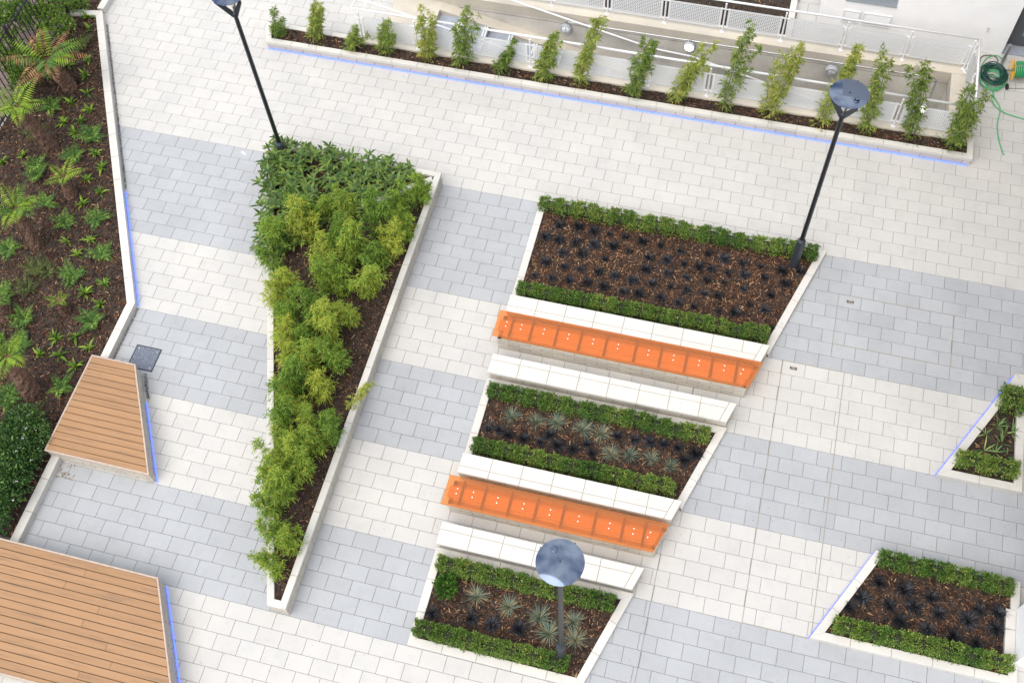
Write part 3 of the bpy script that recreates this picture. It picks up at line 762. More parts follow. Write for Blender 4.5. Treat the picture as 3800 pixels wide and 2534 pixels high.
# ---------------------------------------------------------------- seat walls and glass benches
SZ = 0.45
def seat_wall(label, y1, y0, split, over_n, over_s):
    """slab seat from y1 (north) to y0 (south) with a joint line at split"""
    t = thing('seat_wall', label, 'seat wall', (0, 0, 0), 'white slab seats across the terraces')
    e1, e0, es = diag(y1) - 0.03, diag(y0) - 0.03, diag(split) - 0.03
    ew = 0.135; g = 0.004
    piece('end_slab', [(e0 - ew, y0), (e0, y0), (e1, y1), (e1 - ew, y1)], SZ - 0.065, SZ, SLAB, t, 0.005)
    for row, (ya, yb) in enumerate(((split + g, y1), (y0, split - g))):
        x = WX + 0.04; st = 0.592; first = True
        off = 0.0 if (row == 0) == (y1 - split > split - y0) else (0.292 if y1 - split > split - y0 else 0.0)
        while True:
            w = st if not (first and off) else st
            xe = x + (w if not first or not off else w)
            ra, rb = diag(ya) - 0.03 - ew - 2 * g, diag(yb) - 0.03 - ew - 2 * g
            last = xe > min(ra, rb) - 0.25
            poly = [(x + g, ya), (ra, ya), (rb, yb), (x + g, yb)] if last else [(x + g, ya), (xe - g, ya), (xe - g, yb), (x + g, yb)]
            piece('seat_slab', poly, SZ - 0.065, SZ + random.uniform(-.001, .001), SLAB, t, 0.005)
            if last: break
            x = xe; first = False
    m_ = MB(); m_.prism([(WX + 0.05, y0 + 0.01), (e0 - 0.02, y0 + 0.01), (e1 - 0.02, y1 - 0.01), (WX + 0.05, y1 - 0.01)], SZ - 0.06, SZ - 0.009); m_.build('mortar', MORTAR, t)
    n, s = y1 - over_n, y0 + over_s
    W = [(WX + 0.055, s), (diag(s) - 0.045, s), (diag(n) - 0.045, n), (WX + 0.055, n)]
    for k in range(4):
        block_wall(t, W[k], W[(k + 1) % 4], 0.0, SZ - 0.066, 4, 0.10, 0.45)
    return t
seat_wall('white slab seat between the largest planter and the upper orange bench', -2.68, -3.085, -2.945, 0.01, 0.04)
seat_wall('white slab seat facing the upper orange bench, backing onto the middle terrace planter', -4.085, -4.51, -4.22, 0.02, 0.085)
seat_wall('white slab seat between the middle terrace planter and the lower orange bench', -6.265, -6.67, -6.53, 0.01, 0.04)
seat_wall('white slab seat facing the lower orange bench, behind the nearest street lamp', -7.665, -8.09, -7.81, 0.02, 0.10)

def bench(label, y1, y0, xr1, xr0, wy1, wy0, bars, bolts, bolt_y):
    t = thing('glass_bench', label, 'bench', (0, 0, 0), 'orange glass benches')
    gl = piece('glass_top', [(-3.87, y0), (xr0, y0), (xr1, y1), (-3.87, y1)], 0.455, 0.475, GLASS, t, 0.003)
    for x in bars:
        m_ = MB(); m_.box(x - 0.025, x + 0.025, y0 + 0.06, y1 - 0.055, 0.438, 0.452); m_.build('support_bar', BAR, t)
    for (x, dx) in bolts:
        for q, yy in enumerate((bolt_y, bolt_y - 0.1)):
            m_ = MB(); m_.lathe([(0.0125, 0.474), (0.0125, 0.478), (0.009, 0.482), (0.002, 0.483)], (x + dx * q, yy, 0), 12); m_.build('bolt', BOLT, t)
    W = [(-3.77, wy0), (diag(wy0) - 0.025, wy0), (diag(wy1) - 0.025, wy1), (-3.77, wy1)]
    for k in range(4):
        block_wall(t, W[k], W[(k + 1) % 4], 0.0, 0.39, 4, 0.09, 0.45)
    m_ = MB(); m_.prism(offset(W, -0.05), 0.20, 0.385); m_.build('wall_core', COPING, t)
    pa, pb = bolt_y + 0.045, bolt_y - 0.165
    m_ = MB(); m_.prism([(-3.81, pb), (diag(pb) - 0.09, pb), (diag(pa) - 0.09, pa), (-3.81, pa)], 0.28, 0.4365, 0.003); m_.build('plinth', SLAB, t)
    return t
bench('upper orange glass bench in front of the largest planter', -3.10, -3.71, 1.41, 1.22, -3.16, -3.705,
      [-3.545, -3.135, -2.625, -2.14, -1.63, -1.04, -0.54, -0.04, 0.46, 0.94],
      [(-3.66, 0), (-3.35, 0), (-2.89, 0), (-2.39, 0), (-1.89, 0), (-1.39, 0), (-0.785, 0), (-0.29, 0), (0.21, 0), (0.70, 0), (1.06, -0.03)], -3.345)
bench('lower orange glass bench in front of the middle terrace planter', -6.76, -7.355, 0.255, 0.06, -6.82, -7.29,
      [-3.555, -3.13, -2.64, -2.15, -1.65, -1.06, -0.545, -0.155],
      [(-3.65, 0), (-3.345, 0), (-2.88, 0), (-2.39, 0), (-1.89, 0), (-1.36, 0), (-0.79, 0), (-0.35, 0), (-0.05, -0.03)], -7.0)

# ---------------------------------------------------------------- timber platforms
def platform(label, poly, z, pitch=0.1405, trim=0.035):
    t = thing('timber_platform', label, 'platform')
    inn = offset(poly, -trim); n = len(poly)
    for e in range(n):
        a, b = poly[e], poly[(e + 1) % n]
        piece('edge_trim', [a, b, inn[(e + 1) % n], inn[e]], z - 0.05, z + 0.002, TRIM, t, 0.006)
    ylo, yhi = min(p[1] for p in inn), max(p[1] for p in inn)
    def cut(y):
        xs = []
        for e in range(n):
            (xa, ya), (xb, yb) = inn[e], inn[(e + 1) % n]
            if (ya - y) * (yb - y) <= 0 and ya != yb: xs.append(xa + (xb - xa) * (y - ya) / (yb - ya))
        return (min(xs), max(xs)) if xs else None
    y = yhi
    k = 0
    while y > ylo + 0.03:
        ya, yb = y - 0.005, max(ylo + 0.002, y - pitch + 0.006)
        A, B = cut(ya - 1e-4), cut(yb + 1e-4)
        if A and B:
            joint = None
            if B[1] - B[0] > 3 and k % 2: joint = A[1] - random.uniform(0.6, 2.2)
            spans = [(A[0], A[1], B[0], B[1])] if joint is None else [(A[0], joint - .0008, B[0], joint - .0008), (joint + .0008, A[1], joint + .0008, B[1])]
            for (xa0, xa1, xb0, xb1) in spans:
                piece('deck_board', [(xb0 + .0005, yb), (xb1 - .0005, yb), (xa1 - .0005, ya), (xa0 + .0005, ya)], z - 0.028, z + random.uniform(-.0008, .0008), DECK, t, 0.004)
        y -= pitch; k += 1
    m_ = MB(); m_.prism(offset(poly, -0.05), z - 0.11, z - 0.04); m_.build('subframe', BLACKPLASTIC, t)
    W = offset(poly, -0.02)
    for e in range(n):
        block_wall(t, W[e], W[(e + 1) % n], 0.0, z - 0.052, 4, 0.09, 0.45)
    return t
platform('small trapezoid timber platform of golden boards on a pale block base', PLAT1, 0.43)
platform('large golden timber platform at the bottom left corner', PLAT2, 0.45)

# ---------------------------------------------------------------- sunken stair
x0, x1, y0, y1 = WELL
st = thing('sunken_stair', 'sunken stair of pale concrete with grey treads behind the bamboo row', 'stair')
m_ = MB()
m_.box(-9.25, 5.02, 3.475, 3.775, -0.02, 0.25, 0.008)
m_.build('near_wall_top', CONCTOP, st)
m_ = MB(); m_.box(-8.9, 5.02, 5.40, 5.80, -0.02, 0.252, 0.008); m_.build('far_wall_top', CONCTOP, st)
m_ = MB(); m_.box(4.50, 5.02, 3.78, 5.395, -0.02, 0.248, 0.008); m_.build('end_wall_top', CONCTOP, st)
m_ = MB(); m_.box(-8.9, 4.6, 5.41, 5.7, -3.4, -0.022); m_.build('far_wall', CONCRETE, st)
m_ = MB(); m_.box(-8.9, 4.6, 3.5, 3.75, -3.4, -0.022); m_.build('near_wall', CONCRETE, st)
m_ = MB(); m_.box(4.51, 4.9, 3.5, 5.7, -3.42, -0.024); m_.build('end_wall', CONCRETE, st)
m_ = MB(); m_.box(-8.9, -7.58, 3.745, 5.415, -0.3, -0.006); m_.build('top_landing', CONCTOP, st)
xs = -7.58; z = -0.006; k = 0
while xs < 4.5:
    g = 0.62 if k != 8 else 1.15
    z -= 0.155
    x2 = min(4.52, xs + g)
    if z < -2.6: x2 = 4.52
    m_ = MB(); m_.box(xs, x2 - 0.001, 3.745, 5.13, z - 0.5, z); o = m_.build('tread', TREAD, st)
    for q in (0.02, 0.085):
        m_ = MB(); m_.box(x2 - q - 0.03, x2 - q, 3.76, 5.12, z, z + 0.004); m_.build('nosing_strip', WHITEMETAL, o)
    xs = x2; k += 1
    if x2 >= 4.5: break
m_ = MB()
v = [(-7.58, 5.13, -0.004), (-7.58, 5.415, -0.004), (3.0, 5.415, -2.65), (3.0, 5.13, -2.65), (-7.58, 5.13, -0.35), (-7.58, 5.415, -0.35), (3.0, 5.415, -3.0), (3.0, 5.13, -3.0)]
m_.add(v, [(0, 3, 2, 1), (0, 4, 7, 3), (3, 7, 6, 2), (0, 1, 5, 4)]); m_.build('stringer', CONCTOP, st)

# railings with perforated panels
def perforated():
    W, H, p = 1.235, 0.62, 0.0441
    nx, ny = int(W / p), int(H / p); V = []; F = []
    for side, yy in ((1, 0.002), (-1, -0.002)):
        for i in range(nx):
            for j in range(ny):
                x0, z0 = -W / 2 + i * p, j * p; b = len(V); c = (x0 + p / 2, z0 + p / 2); r = 0.0165
                solid = i == 0 or j == 0 or i == nx - 1 or j == ny - 1
                q = [(x0, z0), (x0 + p, z0), (x0 + p, z0 + p), (x0, z0 + p)]
                sh = 0.0 if j % 2 else p / 4
                if solid:
                    V += [(a, yy, d) for a, d in q]; F.append((b, b + 1, b + 2, b + 3) if side < 0 else (b + 3, b + 2, b + 1, b))
                else:
                    h = [(c[0] + sh - p / 8 - r * .7, c[1] - r * .7), (c[0] + sh - p / 8 + r * .7, c[1] - r * .7), (c[0] + sh - p / 8 + r * .7, c[1] + r * .7), (c[0] + sh - p / 8 - r * .7, c[1] + r * .7)]
                    V += [(a, yy, d) for a, d in q] + [(a, yy, d) for a, d in h]
                    for k in range(4):
                        f = (b + k, b + (k + 1) % 4, b + 4 + (k + 1) % 4, b + 4 + k)
                        F.append(f if side < 0 else f[::-1])
    me = bpy.data.meshes.new('perforated_panel'); me.from_pydata(V, [], F); me.materials.append(PANELMETAL)
    return me
PANEL = perforated()
def post_mesh():
    m_ = MB(); m_.tube([(0, 0, 0), (0, 0, 0.87)], 0.021, 8); m_.lathe([(0.05, 0), (0.05, 0.012), (0.03, 0.02)], n=12)
    for z in (0.16, 0.70):
        m_.tube([(-0.085, 0, z), (0.085, 0, z)], 0.012, 6)
        for s in (-1, 1): m_.lathe([(0.026, -0.012), (0.026, 0.012)], (s * 0.085, 0, z), 10, axis='y')
    me = m_.mesh('post'); me.materials.append(WHITEMETAL); return me
POST = post_mesh()
def railing(label, posts, top, rz=0.0, ends=None):
    t = thing('railing', label, 'railing', (0, 0, 0), 'white railings round the sunken stair')
    for p in posts:
        o = bpy.data.objects.new('post', POST); col.objects.link(o); o.parent = t; o.location = (*p, 0.25); o.rotation_euler = (0, 0, rz)
    for a, b in zip(posts[:-1], posts[1:]):
        o = bpy.data.objects.new('perforated_panel', PANEL); col.objects.link(o); o.parent = t
        L = (Vector(b) - Vector(a)).length
        o.location = ((a[0] + b[0]) / 2, (a[1] + b[1]) / 2, 0.36); o.rotation_euler = (0, 0, rz); o.scale = ((L - 0.135) / 1.235, 1, 1)
    m_ = MB(); m_.tube(top, 0.026, 10); m_.build('top_rail', WHITEMETAL, t, True)
    return t
nx = [-9.0, -7.63, -6.26, -4.89, -3.52, -2.145, -0.775, 0.595, 1.97, 3.36, 4.74]
r1 = railing('near white railing with perforated panels behind the bamboo row', [(x, 3.56) for x in nx], [(-9.18, 3.63, 1.145), (4.80, 3.63, 1.145)])
fx = [-6.24, -4.87, -3.5, -2.13, -0.755, 0.615, 2.0, 3.39, 4.74]
railing('far white railing with perforated panels on the far side of the sunken stair', [(x, 5.58) for x in fx], [(-6.4, 5.64, 1.145), (4.80, 5.64, 1.145)])
railing('short white end railing beside the coiled hoses', [(4.79, 3.64), (4.79, 4.61), (4.79, 5.5)], [(4.83, 3.63, 1.147), (4.83, 5.64, 1.147)], R(90))
t = thing('handrail', 'sloping white handrail looping from the near railing down the stair', 'handrail', (0, 0, 0))
m_ = MB(); m_.tube([(-9.18, 3.63, 1.145), (-9.16, 3.9, 1.16), (-8.75, 3.88, 1.15), (-7.66, 3.88, 0.88), (-2.6, 3.88, -0.36), (-1.4, 3.88, -0.42), (1.5, 3.88, -1.1)], 0.024, 8); m_.build('rail', WHITEMETAL, t, True)
for x, z in ((-8.9, 1.15), (-7.0, .72), (-5.5, .35), (-4, -.02)):
    m_ = MB(); m_.tube([(x, 3.88, z), (x, 3.76, z - 0.08)], 0.010, 6); m_.build('bracket', WHITEMETAL, t)
t = thing('handrail', 'sloping white handrail fixed along the far concrete wall', 'handrail', (0, 0, 0))
m_ = MB(); m_.tube([(-8.6, 5.3, 1.0), (-7.4, 5.3, 0.9), (-5.77, 5.3, 0.5), (-2.8, 5.3, -0.23), (-2.31, 5.3, -0.35), (-1.36, 5.3, -0.41), (-0.52, 5.3, -0.64), (2.5, 5.3, -1.4)], 0.024, 8); m_.build('rail', WHITEMETAL, t, True)
for x, z in ((-5.1, .33), (-3.7, -.01), (-2.3, -.36), (-.9, -.54)):
    m_ = MB(); m_.tube([(x, 5.3, z), (x, 5.4, z - 0.07)], 0.010, 6); m_.build('bracket', WHITEMETAL, t)
t = thing('conduit', 'thin galvanised conduit along the far concrete wall above the round lights', 'conduit')
m_ = MB(); m_.tube([(-4.5, 5.38, 0.0), (4.12, 5.38, 0.05), (4.24, 5.38, -0.02), (4.27, 5.38, -0.9)], 0.012, 6); m_.build('pipe', STEEL, t)
for x in (-4.46, -1.45, 1.91):
    m_ = MB(); m_.box(x - .03, x + .03, 5.35, 5.40, 0.0, 0.06, 0.004); m_.build('junction_box', STEEL, t)
def bulkhead(label, x, z, lit, hood):
    t = thing('wall_light', label, 'wall light', (x, 5.40, z), 'round bulkhead lights on the concrete wall')
    m_ = MB(); m_.lathe([(0.135, 0.0), (0.14, 0.02), (0.14, 0.08), (0.118, 0.105), (0.112, 0.09)], n=24, axis='y'); m_.build('housing', GREYHOUSING, t, True)
    m_ = MB(); m_.lathe([(0.112, 0.07), (0.108, 0.095), (0.07, 0.118), (0.01, 0.125)], n=24, axis='y'); m_.build('lens', ONLENS if lit else OFFLENS, t, True)
    m_ = MB(); m_.box(-0.006, 0.006, -0.134, -0.112, -0.11, 0.11)
    if hood:
        m_.box(-0.11, 0.11, -0.134, -0.113, -0.006, 0.006)
        mh = MB(); mh.lathe([(0.143, 0.02), (0.15, 0.13)], n=24, axis='y'); m2 = mh.mesh('hood')
        h = MB(); n_ = 13
        v = [(0.146 * math.cos(math.pi * k / (n_ - 1)), -d_, 0.146 * math.sin(math.pi * k / (n_ - 1))) for d_ in (0.01, 0.16) for k in range(n_)]
        v += [(q[0] * 1.04, q[1], q[2] * 1.04) for q in v]
        f = [(k, k + 1, n_ + k + 1, n_ + k) for k in range(n_ - 1)] + [(2 * n_ + k, 3 * n_ + k, 3 * n_ + k + 1, 2 * n_ + k + 1) for k in range(n_ - 1)] + [(n_ + k, n_ + k + 1, 3 * n_ + k + 1, 3 * n_ + k) for k in range(n_ - 1)]
        h.add(v, f); h.build('hood', GREYHOUSING, t)
    if not lit: m_.build('guard', GREYHOUSING, t)
bulkhead('unlit round wall light with guard, leftmost on the far concrete wall', -4.46, -0.20, False, False)
bulkhead('glowing round wall light on the far concrete wall', -1.45, -0.15, True, False)
bulkhead('unlit hooded round wall light behind the upper right lamp head', 1.91, -0.20, False, True)
bulkhead('glowing round wall light seen through the perforated panel', 4.17, -0.95, True, False)

# planting bed and kerb beyond the far railing
mulch('dark bark mulch beyond the far railing at the top edge', [(-4.0, 5.85), (0.66, 5.85), (0.66, 9.3), (-4.0, 9.3)], 0.10, 260, 1.8)
t = thing('garden_kerb', 'straight kerb of pale stone beside the white building at the top', 'kerb')
for k in range(6):
    piece('coping_stone', [(0.69, 5.86 + k * .6), (0.84, 5.86 + k * .6), (0.84, 6.453 + k * .6), (0.69, 6.453 + k * .6)], -0.05, 0.16, COPING, t, 0.005)

# ---------------------------------------------------------------- white building (upper right)
b = thing('building', 'white rendered building with a grey window and louvred vents at the upper right', 'building', (0, 0, 0))
HB = 14.5
m_ = MB()
m_.box(1.40, 5.62, 6.47, 7.0, -0.03, 0.93)
m_.box(1.40, 1.86, 6.47, 7.0, 0.93, 2.3); m_.box(3.02, 5.62, 6.47, 7.0, 0.93, 2.3); m_.box(1.40, 5.62, 6.47, 7.0, 2.3, HB)
m_.box(1.40, 1.70, 7.0, 11.0, -0.03, HB); m_.box(5.62, 9.5, 6.95, 7.3, 2.3, HB); m_.box(6.9, 9.5, 6.95, 7.3, -0.03, 2.3)
m_.box(1.70, 9.5, 10.7, 11.0, -0.03, HB)
m_.build('wall', RENDER, b)
w = MB(); w.box(1.86, 3.02, 6.72, 6.80, 0.93, 2.3); wo_ = w.build('window', WINGREY, b)
w = MB(); w.box(1.93, 2.95, 6.70, 6.73, 1.02, 2.22); w.build('pane', PANE, wo_)
w = MB(); w.box(1.865, 3.015, 6.43, 6.72, 0.932, 0.955, 0.004); w.build('sill', WINGREY, wo_)
for (a, c) in ((1.90, 2.28), (2.36, 2.99)):
    w = MB(); w.box(a, c, 6.435, 6.468, 0.30, 0.325); w.box(a, c, 6.435, 6.468, 0.625, 0.65); w.box(a, a + .025, 6.435, 6.468, .325, .625); w.box(c - .025, c, 6.435, 6.468, .325, .625)
    v_ = w.build('vent', WHITEMETAL, b)
    gap_shade = MB(); gap_shade.box(a + .026, c - .026, 6.4665, 6.469, .326, .624); gap_shade.build('backing', WINGREY, v_)  # added grey plate, its colour stands in for shade between the slats
    for k in range(6):
        zc = 0.35 + k * 0.045
        s_ = MB(); s_.add([(a + .025, 6.44, zc), (c - .025, 6.44, zc), (c - .025, 6.466, zc + 0.03), (a + .025, 6.466, zc + 0.03), (a + .025, 6.44, zc + .005), (c - .025, 6.44, zc + .005), (c - .025, 6.466, zc + 0.035), (a + .025, 6.466, zc + 0.035)], [(0, 1, 2, 3), (7, 6, 5, 4), (0, 4, 5, 1), (2, 6, 7, 3), (1, 5, 6, 2), (0, 3, 7, 4)])
        s_.build('slat', WHITEMETAL, v_)
m_ = MB(); m_.box(5.63, 6.9, 6.78, 6.84, 0.05, 2.29, 0.004); d_ = m_.build('door', DOORGREY, b)
m_ = MB(); m_.box(5.95, 6.6, 6.772, 6.778, 0.35, 0.9); m_.build('door_panel', WINGREY, d_)
m_ = MB(); m_.box(5.625, 6.9, 6.49, 6.775, -0.02, 0.035, 0.004); m_.build('threshold', TREAD, b)
t = thing('tap', 'small brass wall tap on the white building', 'tap', (5.1, 6.47, 0.72))
m_ = MB(); m_.tube([(0, 0, 0), (0, -0.06, 0), (0, -0.075, -0.02), (0, -0.075, -0.05)], 0.012, 8); m_.build('spout', STEEL, t)
m_ = MB(); m_.tube([(0, -0.045, 0), (0, -0.045, 0.03)], 0.008, 6); m_.tube([(-0.03, -0.045, 0.035), (0.03, -0.045, 0.035)], 0.007, 6); m_.build('handle', BRASS, t)

# building over the right edge: one white pier stands in the lower right planter
b = thing('building', 'white pier of the building standing at the lower right planter', 'building', (0, 0, 0))
m_ = MB(); m_.box(6.39, 7.6, -7.70, -6.755, -0.05, 12.0, 0.004); m_.build('pier', RENDER, b)
m_ = MB(); m_.box(7.05, 14, -6.7, 5.6, -0.08, 12.0); m_.build('wall', CLAD, b)

# ---------------------------------------------------------------- street lamps
def street_lamp(label, x, y, rz, z=0.0):
    t = thing('street_lamp', label, 'street lamp', (x, y, z), 'slender dark street lamps with round heads')
    t.rotation_euler = (0, 0, rz)
    m_ = MB(); m_.lathe([(0.088, 0.0), (0.088, 0.92), (0.085, 0.95), (0.05, 1.0), (0.048, 1.01)], n=12); m_.build('base', DARKMETAL, t)
    m_ = MB(); m_.lathe([(0.048, 1.0), (0.042, 4.70), (0.05, 4.70), (0.05, 4.76), (0.02, 4.78)], n=16); m_.build('pole', DARKMETAL, t, True)
    for k in range(3):
        a = 2 * math.pi * k / 3; c, s = math.cos(a), math.sin(a); w = 0.012
        pr = [(0.03, 4.66), (0.055, 4.66), (0.30, 5.13), (0.30, 5.215), (0.27, 5.215), (0.03, 4.82)]
        m_ = MB(); n_ = len(pr)
        v = [(r * c - s * w * q, r * s + c * w * q, zz) for q in (-1, 1) for r, zz in pr]
        m_.add(v, [tuple(range(n_ - 1, -1, -1)), tuple(range(n_, 2 * n_))] + [(i, (i + 1) % n_, n_ + (i + 1) % n_, n_ + i) for i in range(n_)])
        m_.build('arm', DARKMETAL, t)
    m_ = MB(); m_.lathe([(0.012, 4.78), (0.012, 4.90), (0.035, 4.92), (0.045, 4.95), (0.035, 4.99), (0.01, 5.0)], n=12); m_.build('bulb', GLASSBULB, t, True)
    m_ = MB(); m_.lathe([(0.33 * q, 5.276 - 0.032 * q * q) for q in (1, .9, .8, .7, .6, .5, .4, .3, .2, .1, .001)], n=48, cap=False); m_.lathe([(0.02, 5.2600), (0.315, 5.2250)], n=48, cap=False); m_.lathe([(0.315, 5.2250), (0.33, 5.2440)], n=48, cap=False); h = m_.build('lamp_head', [DISC], t, True)
    m_ = MB(); m_.lathe([(0.30, 5.2180), (0.02, 5.2450)], n=32); m_.build('reflector', REFLECTOR, h)
    m_ = MB(); m_.lathe([(0.012, 5.2800), (0.012, 5.2920), (0.004, 5.2950)], n=10); m_.build('bolt', BLACKMETAL, h)
    m_ = MB(); m_.lathe([(0.05, 5.2650), (0.05, 5.2800), (0.045, 5.2830)], (0.19, 0.02, 0), n=18); m_.box(0.155, 0.225, -0.005, 0.045, 5.2800, 5.3150, 0.006); m_.build('sensor', DISC, h)
    for k in range(4):
        a = 2 * math.pi * (k + 0.4) / 4; m_ = MB(); m_.lathe([(0.008, 5.2200), (0.008, 5.2550)], (0.334 * math.cos(a), 0.334 * math.sin(a), 0), n=6); m_.build('clip', BLACKMETAL, h)
street_lamp('street lamp standing among the bamboo leaves at the upper left', -9.58, -0.28, R(-20), -0.13)
street_lamp('street lamp standing at the top right corner of the largest planter', 1.73, -0.44, R(-55))
street_lamp('nearest street lamp, standing in the lowest terrace planter', -1.125, -9.45, R(120))

# ---------------------------------------------------------------- hoses by the white building
def coil(name, label, cx, cy, r0, r1, turns, rad, mat, z=0.03, rise=0.12, seed=1):
    rs = random.Random(seed); pts = []
    n = int(turns * 22)
    for i in range(n + 1):
        a = 2 * math.pi * i / 22; rr = r0 + (r1 - r0) * (0.5 + 0.5 * math.sin(i * 0.083 + seed)) + rs.uniform(-.012, .012)
        pts.append((cx + rr * math.cos(a) + 0.02 * math.sin(i * .05), cy + rr * 1.15 * math.sin(a), z + rise * i / n + rs.uniform(-.008, .008)))
    m_ = MB(); m_.tube(pts, rad, 6)
    return tag(m_.build(name, mat, None, True), label, 'hose')
coil('garden_hose', 'coiled dark green hose on the paving by the railing', 5.46, 5.74, 0.17, 0.29, 13, 0.013, DARKHOSE, seed=2)
coil('garden_hose', 'bright green hose loops lying inside and below the dark coil', 5.44, 5.60, 0.12, 0.30, 5, 0.011, GREENHOSE, rise=0.05, seed=5)
def smooth(pts, n=8):
    P = [Vector((*p, 0)[:3]) for p in pts]; out = []
    for i in range(len(P) - 1):
        p0, p1, p2, p3 = P[max(i - 1, 0)], P[i], P[i + 1], P[min(i + 2, len(P) - 1)]
        for k in range(n):
            t = k / n
            out.append(0.5 * ((2 * p1) + (p2 - p0) * t + (2 * p0 - 5 * p1 + 4 * p2 - p3) * t * t + (3 * p1 - p0 - 3 * p2 + p3) * t ** 3))
    return out + [P[-1]]
def hose(label, pts, rad, mat):
    m_ = MB(); m_.tube([(p.x, p.y, max(p.z, rad)) for p in smooth(pts)], rad, 6)
    return tag(m_.build('garden_hose', mat, None, True), label, 'hose')
hose('loose green hose end trailing down across the paving', [(5.47, 5.32, .03), (5.52, 5.1, .02), (5.66, 4.78, .02), (5.62, 4.29, .02), (5.68, 3.83, .02), (5.79, 3.46, .02)], 0.012, GREENHOSE)
hose('green hose running off the right edge from the coil', [(5.50, 5.25, .03), (5.48, 4.95, .03), (5.71, 4.70, .03), (6.18, 4.59, .02), (6.9, 4.5, .02)], 0.012, GREENHOSE)
hose('thin brown hose loop against the foot of the white building', [(5.15, 6.05, .02), (5.2, 6.3, .02), (5.45, 6.36, .03), (5.55, 6.2, .03), (5.4, 6.0, .04), (5.2, 5.98, .02)], 0.010, plain('brown_hose', (0.06, 0.03, 0.025), 0.5))
hose('green hose arching from the coil towards the steel post', [(5.18, 5.95, .02), (5.3, 6.25, .03), (5.5, 6.38, .03), (5.66, 6.3, .03)], 0.011, GREENHOSE)
t = thing('steel_post', 'short square steel post beside the coiled hoses', 'post', (5.64, 6.17, 0))
m_ = MB(); m_.box(-0.03, 0.03, -0.03, 0.03, 0, 0.60, 0.003); m_.build('tube', STEEL, t)
m_ = MB(); m_.box(-0.033, 0.033, -0.033, 0.033, 0.60, 0.612, 0.003); m_.build('cap', STEEL, t)
t = thing('hose_reel', 'hose reel with yellow wire ends and bright green hose at the right edge', 'hose reel', (5.98, 5.78, 0.30))
t.rotation_euler = (0, 0, R(12))
for s in (-0.17, 0.17):
    m_ = MB()
    for k in range(8):
        a = 2 * math.pi * k / 8
        pts = [(s, 0.05 * math.cos(a), 0.05 * math.sin(a))]
        for q in np.linspace(-0.32, 0.32, 7):
            pts.append((s + (0.03 if s > 0 else -0.03), 0.23 * math.cos(a + q), 0.23 * math.sin(a + q)))
        m_.tube(pts + [pts[0]], 0.007, 5)
    m_.build('yellow_wheel', YELLOWWIRE, t)
m_ = MB(); pts = []
for i in range(22 * 16):
    a = 2 * math.pi * i / 22; q = i / (22 * 16); rr = 0.10 + 0.055 * math.floor(q * 3) / 2 + 0.02
    pts.append((-0.13 + 0.26 * abs(((q * 3) % 2) - 1), rr * math.cos(a), rr * math.sin(a)))
m_.tube(pts, 0.012, 6); m_.build('wound_hose', GREENHOSE, t, True)
m_ = MB(); m_.tube([(-0.26, 0, 0), (0.26, 0, 0)], 0.014, 8); m_.tube([(-0.24, 0, 0), (-0.26, -0.3, -0.29), (0.26, -0.3, -0.29), (0.24, 0, 0)], 0.011, 6); m_.tube([(-0.24, 0, 0), (-0.24, 0.24, -0.28), (0.24, 0.24, -0.28), (0.24, 0, 0)], 0.011, 6); m_.build('stand', STEEL, t)
for s in (-0.28, 0.28):
    m_ = MB(); m_.lathe([(0.03, -0.02), (0.07, -0.018), (0.07, 0.018), (0.03, 0.02)], n=14, axis='y'); o = m_.build('wheel', BLACKPLASTIC, t); o.location = (s, -0.3, -0.23); o.rotation_euler = (0, 0, R(90))

# ---------------------------------------------------------------- fence at the upper left
FX = -16.47
t = thing('metal_fence', 'black upright-bar metal fence at the upper left corner behind the tree ferns', 'fence', (FX, 0, 0))
y = 2.85
for k, y in enumerate((2.92, 0.90, -1.12)):
    m_ = MB(); m_.box(-0.03, 0.03, y - 0.03, y + 0.03, 0.0, 1.75, 0.004); m_.build('post', BLACKMETAL, t)
for z in (0.18, 1.55):
    m_ = MB(); m_.box(-0.012, 0.012, -1.1, 2.9, z, z + 0.04); m_.build('rail', BLACKMETAL, t)
bm = MB(); bm.box(-0.01, 0.01, -0.01, 0.01, 0.08, 1.68); bme = bm.mesh('bar'); bme.materials.append(BLACKMETAL)
for k in range(26):
    o = bpy.data.objects.new('bar', bme); col.objects.link(o); o.parent = t; o.location = (0, 2.78 - k * 0.146, 0)
for k in range(2):
    for q in range(7):
        piece('base_brick', [(FX - 0.12, 3.02 - q * 0.62), (FX + 0.1, 3.02 - q * 0.62), (FX + 0.1, 2.43 - q * 0.62), (FX - 0.12, 2.43 - q * 0.62)], -0.05 + k * 0.075, 0.02 + k * 0.075, OLDBRICK, t, 0.006)
struct(link('neighbouring_pavement', (lambda m: (m.box(-24, FX - 0.2, -6, 8, -0.5, 0.02), m.mesh('p'))[1])(MB()), BROWNPAVE), 'brown paving beyond the black fence')

# ---------------------------------------------------------------- plants
def foliage(name, V, F, tnt, mat, edge=None, mi=None):
    return fast_mesh(name, V, F, tnt, edge, mi)

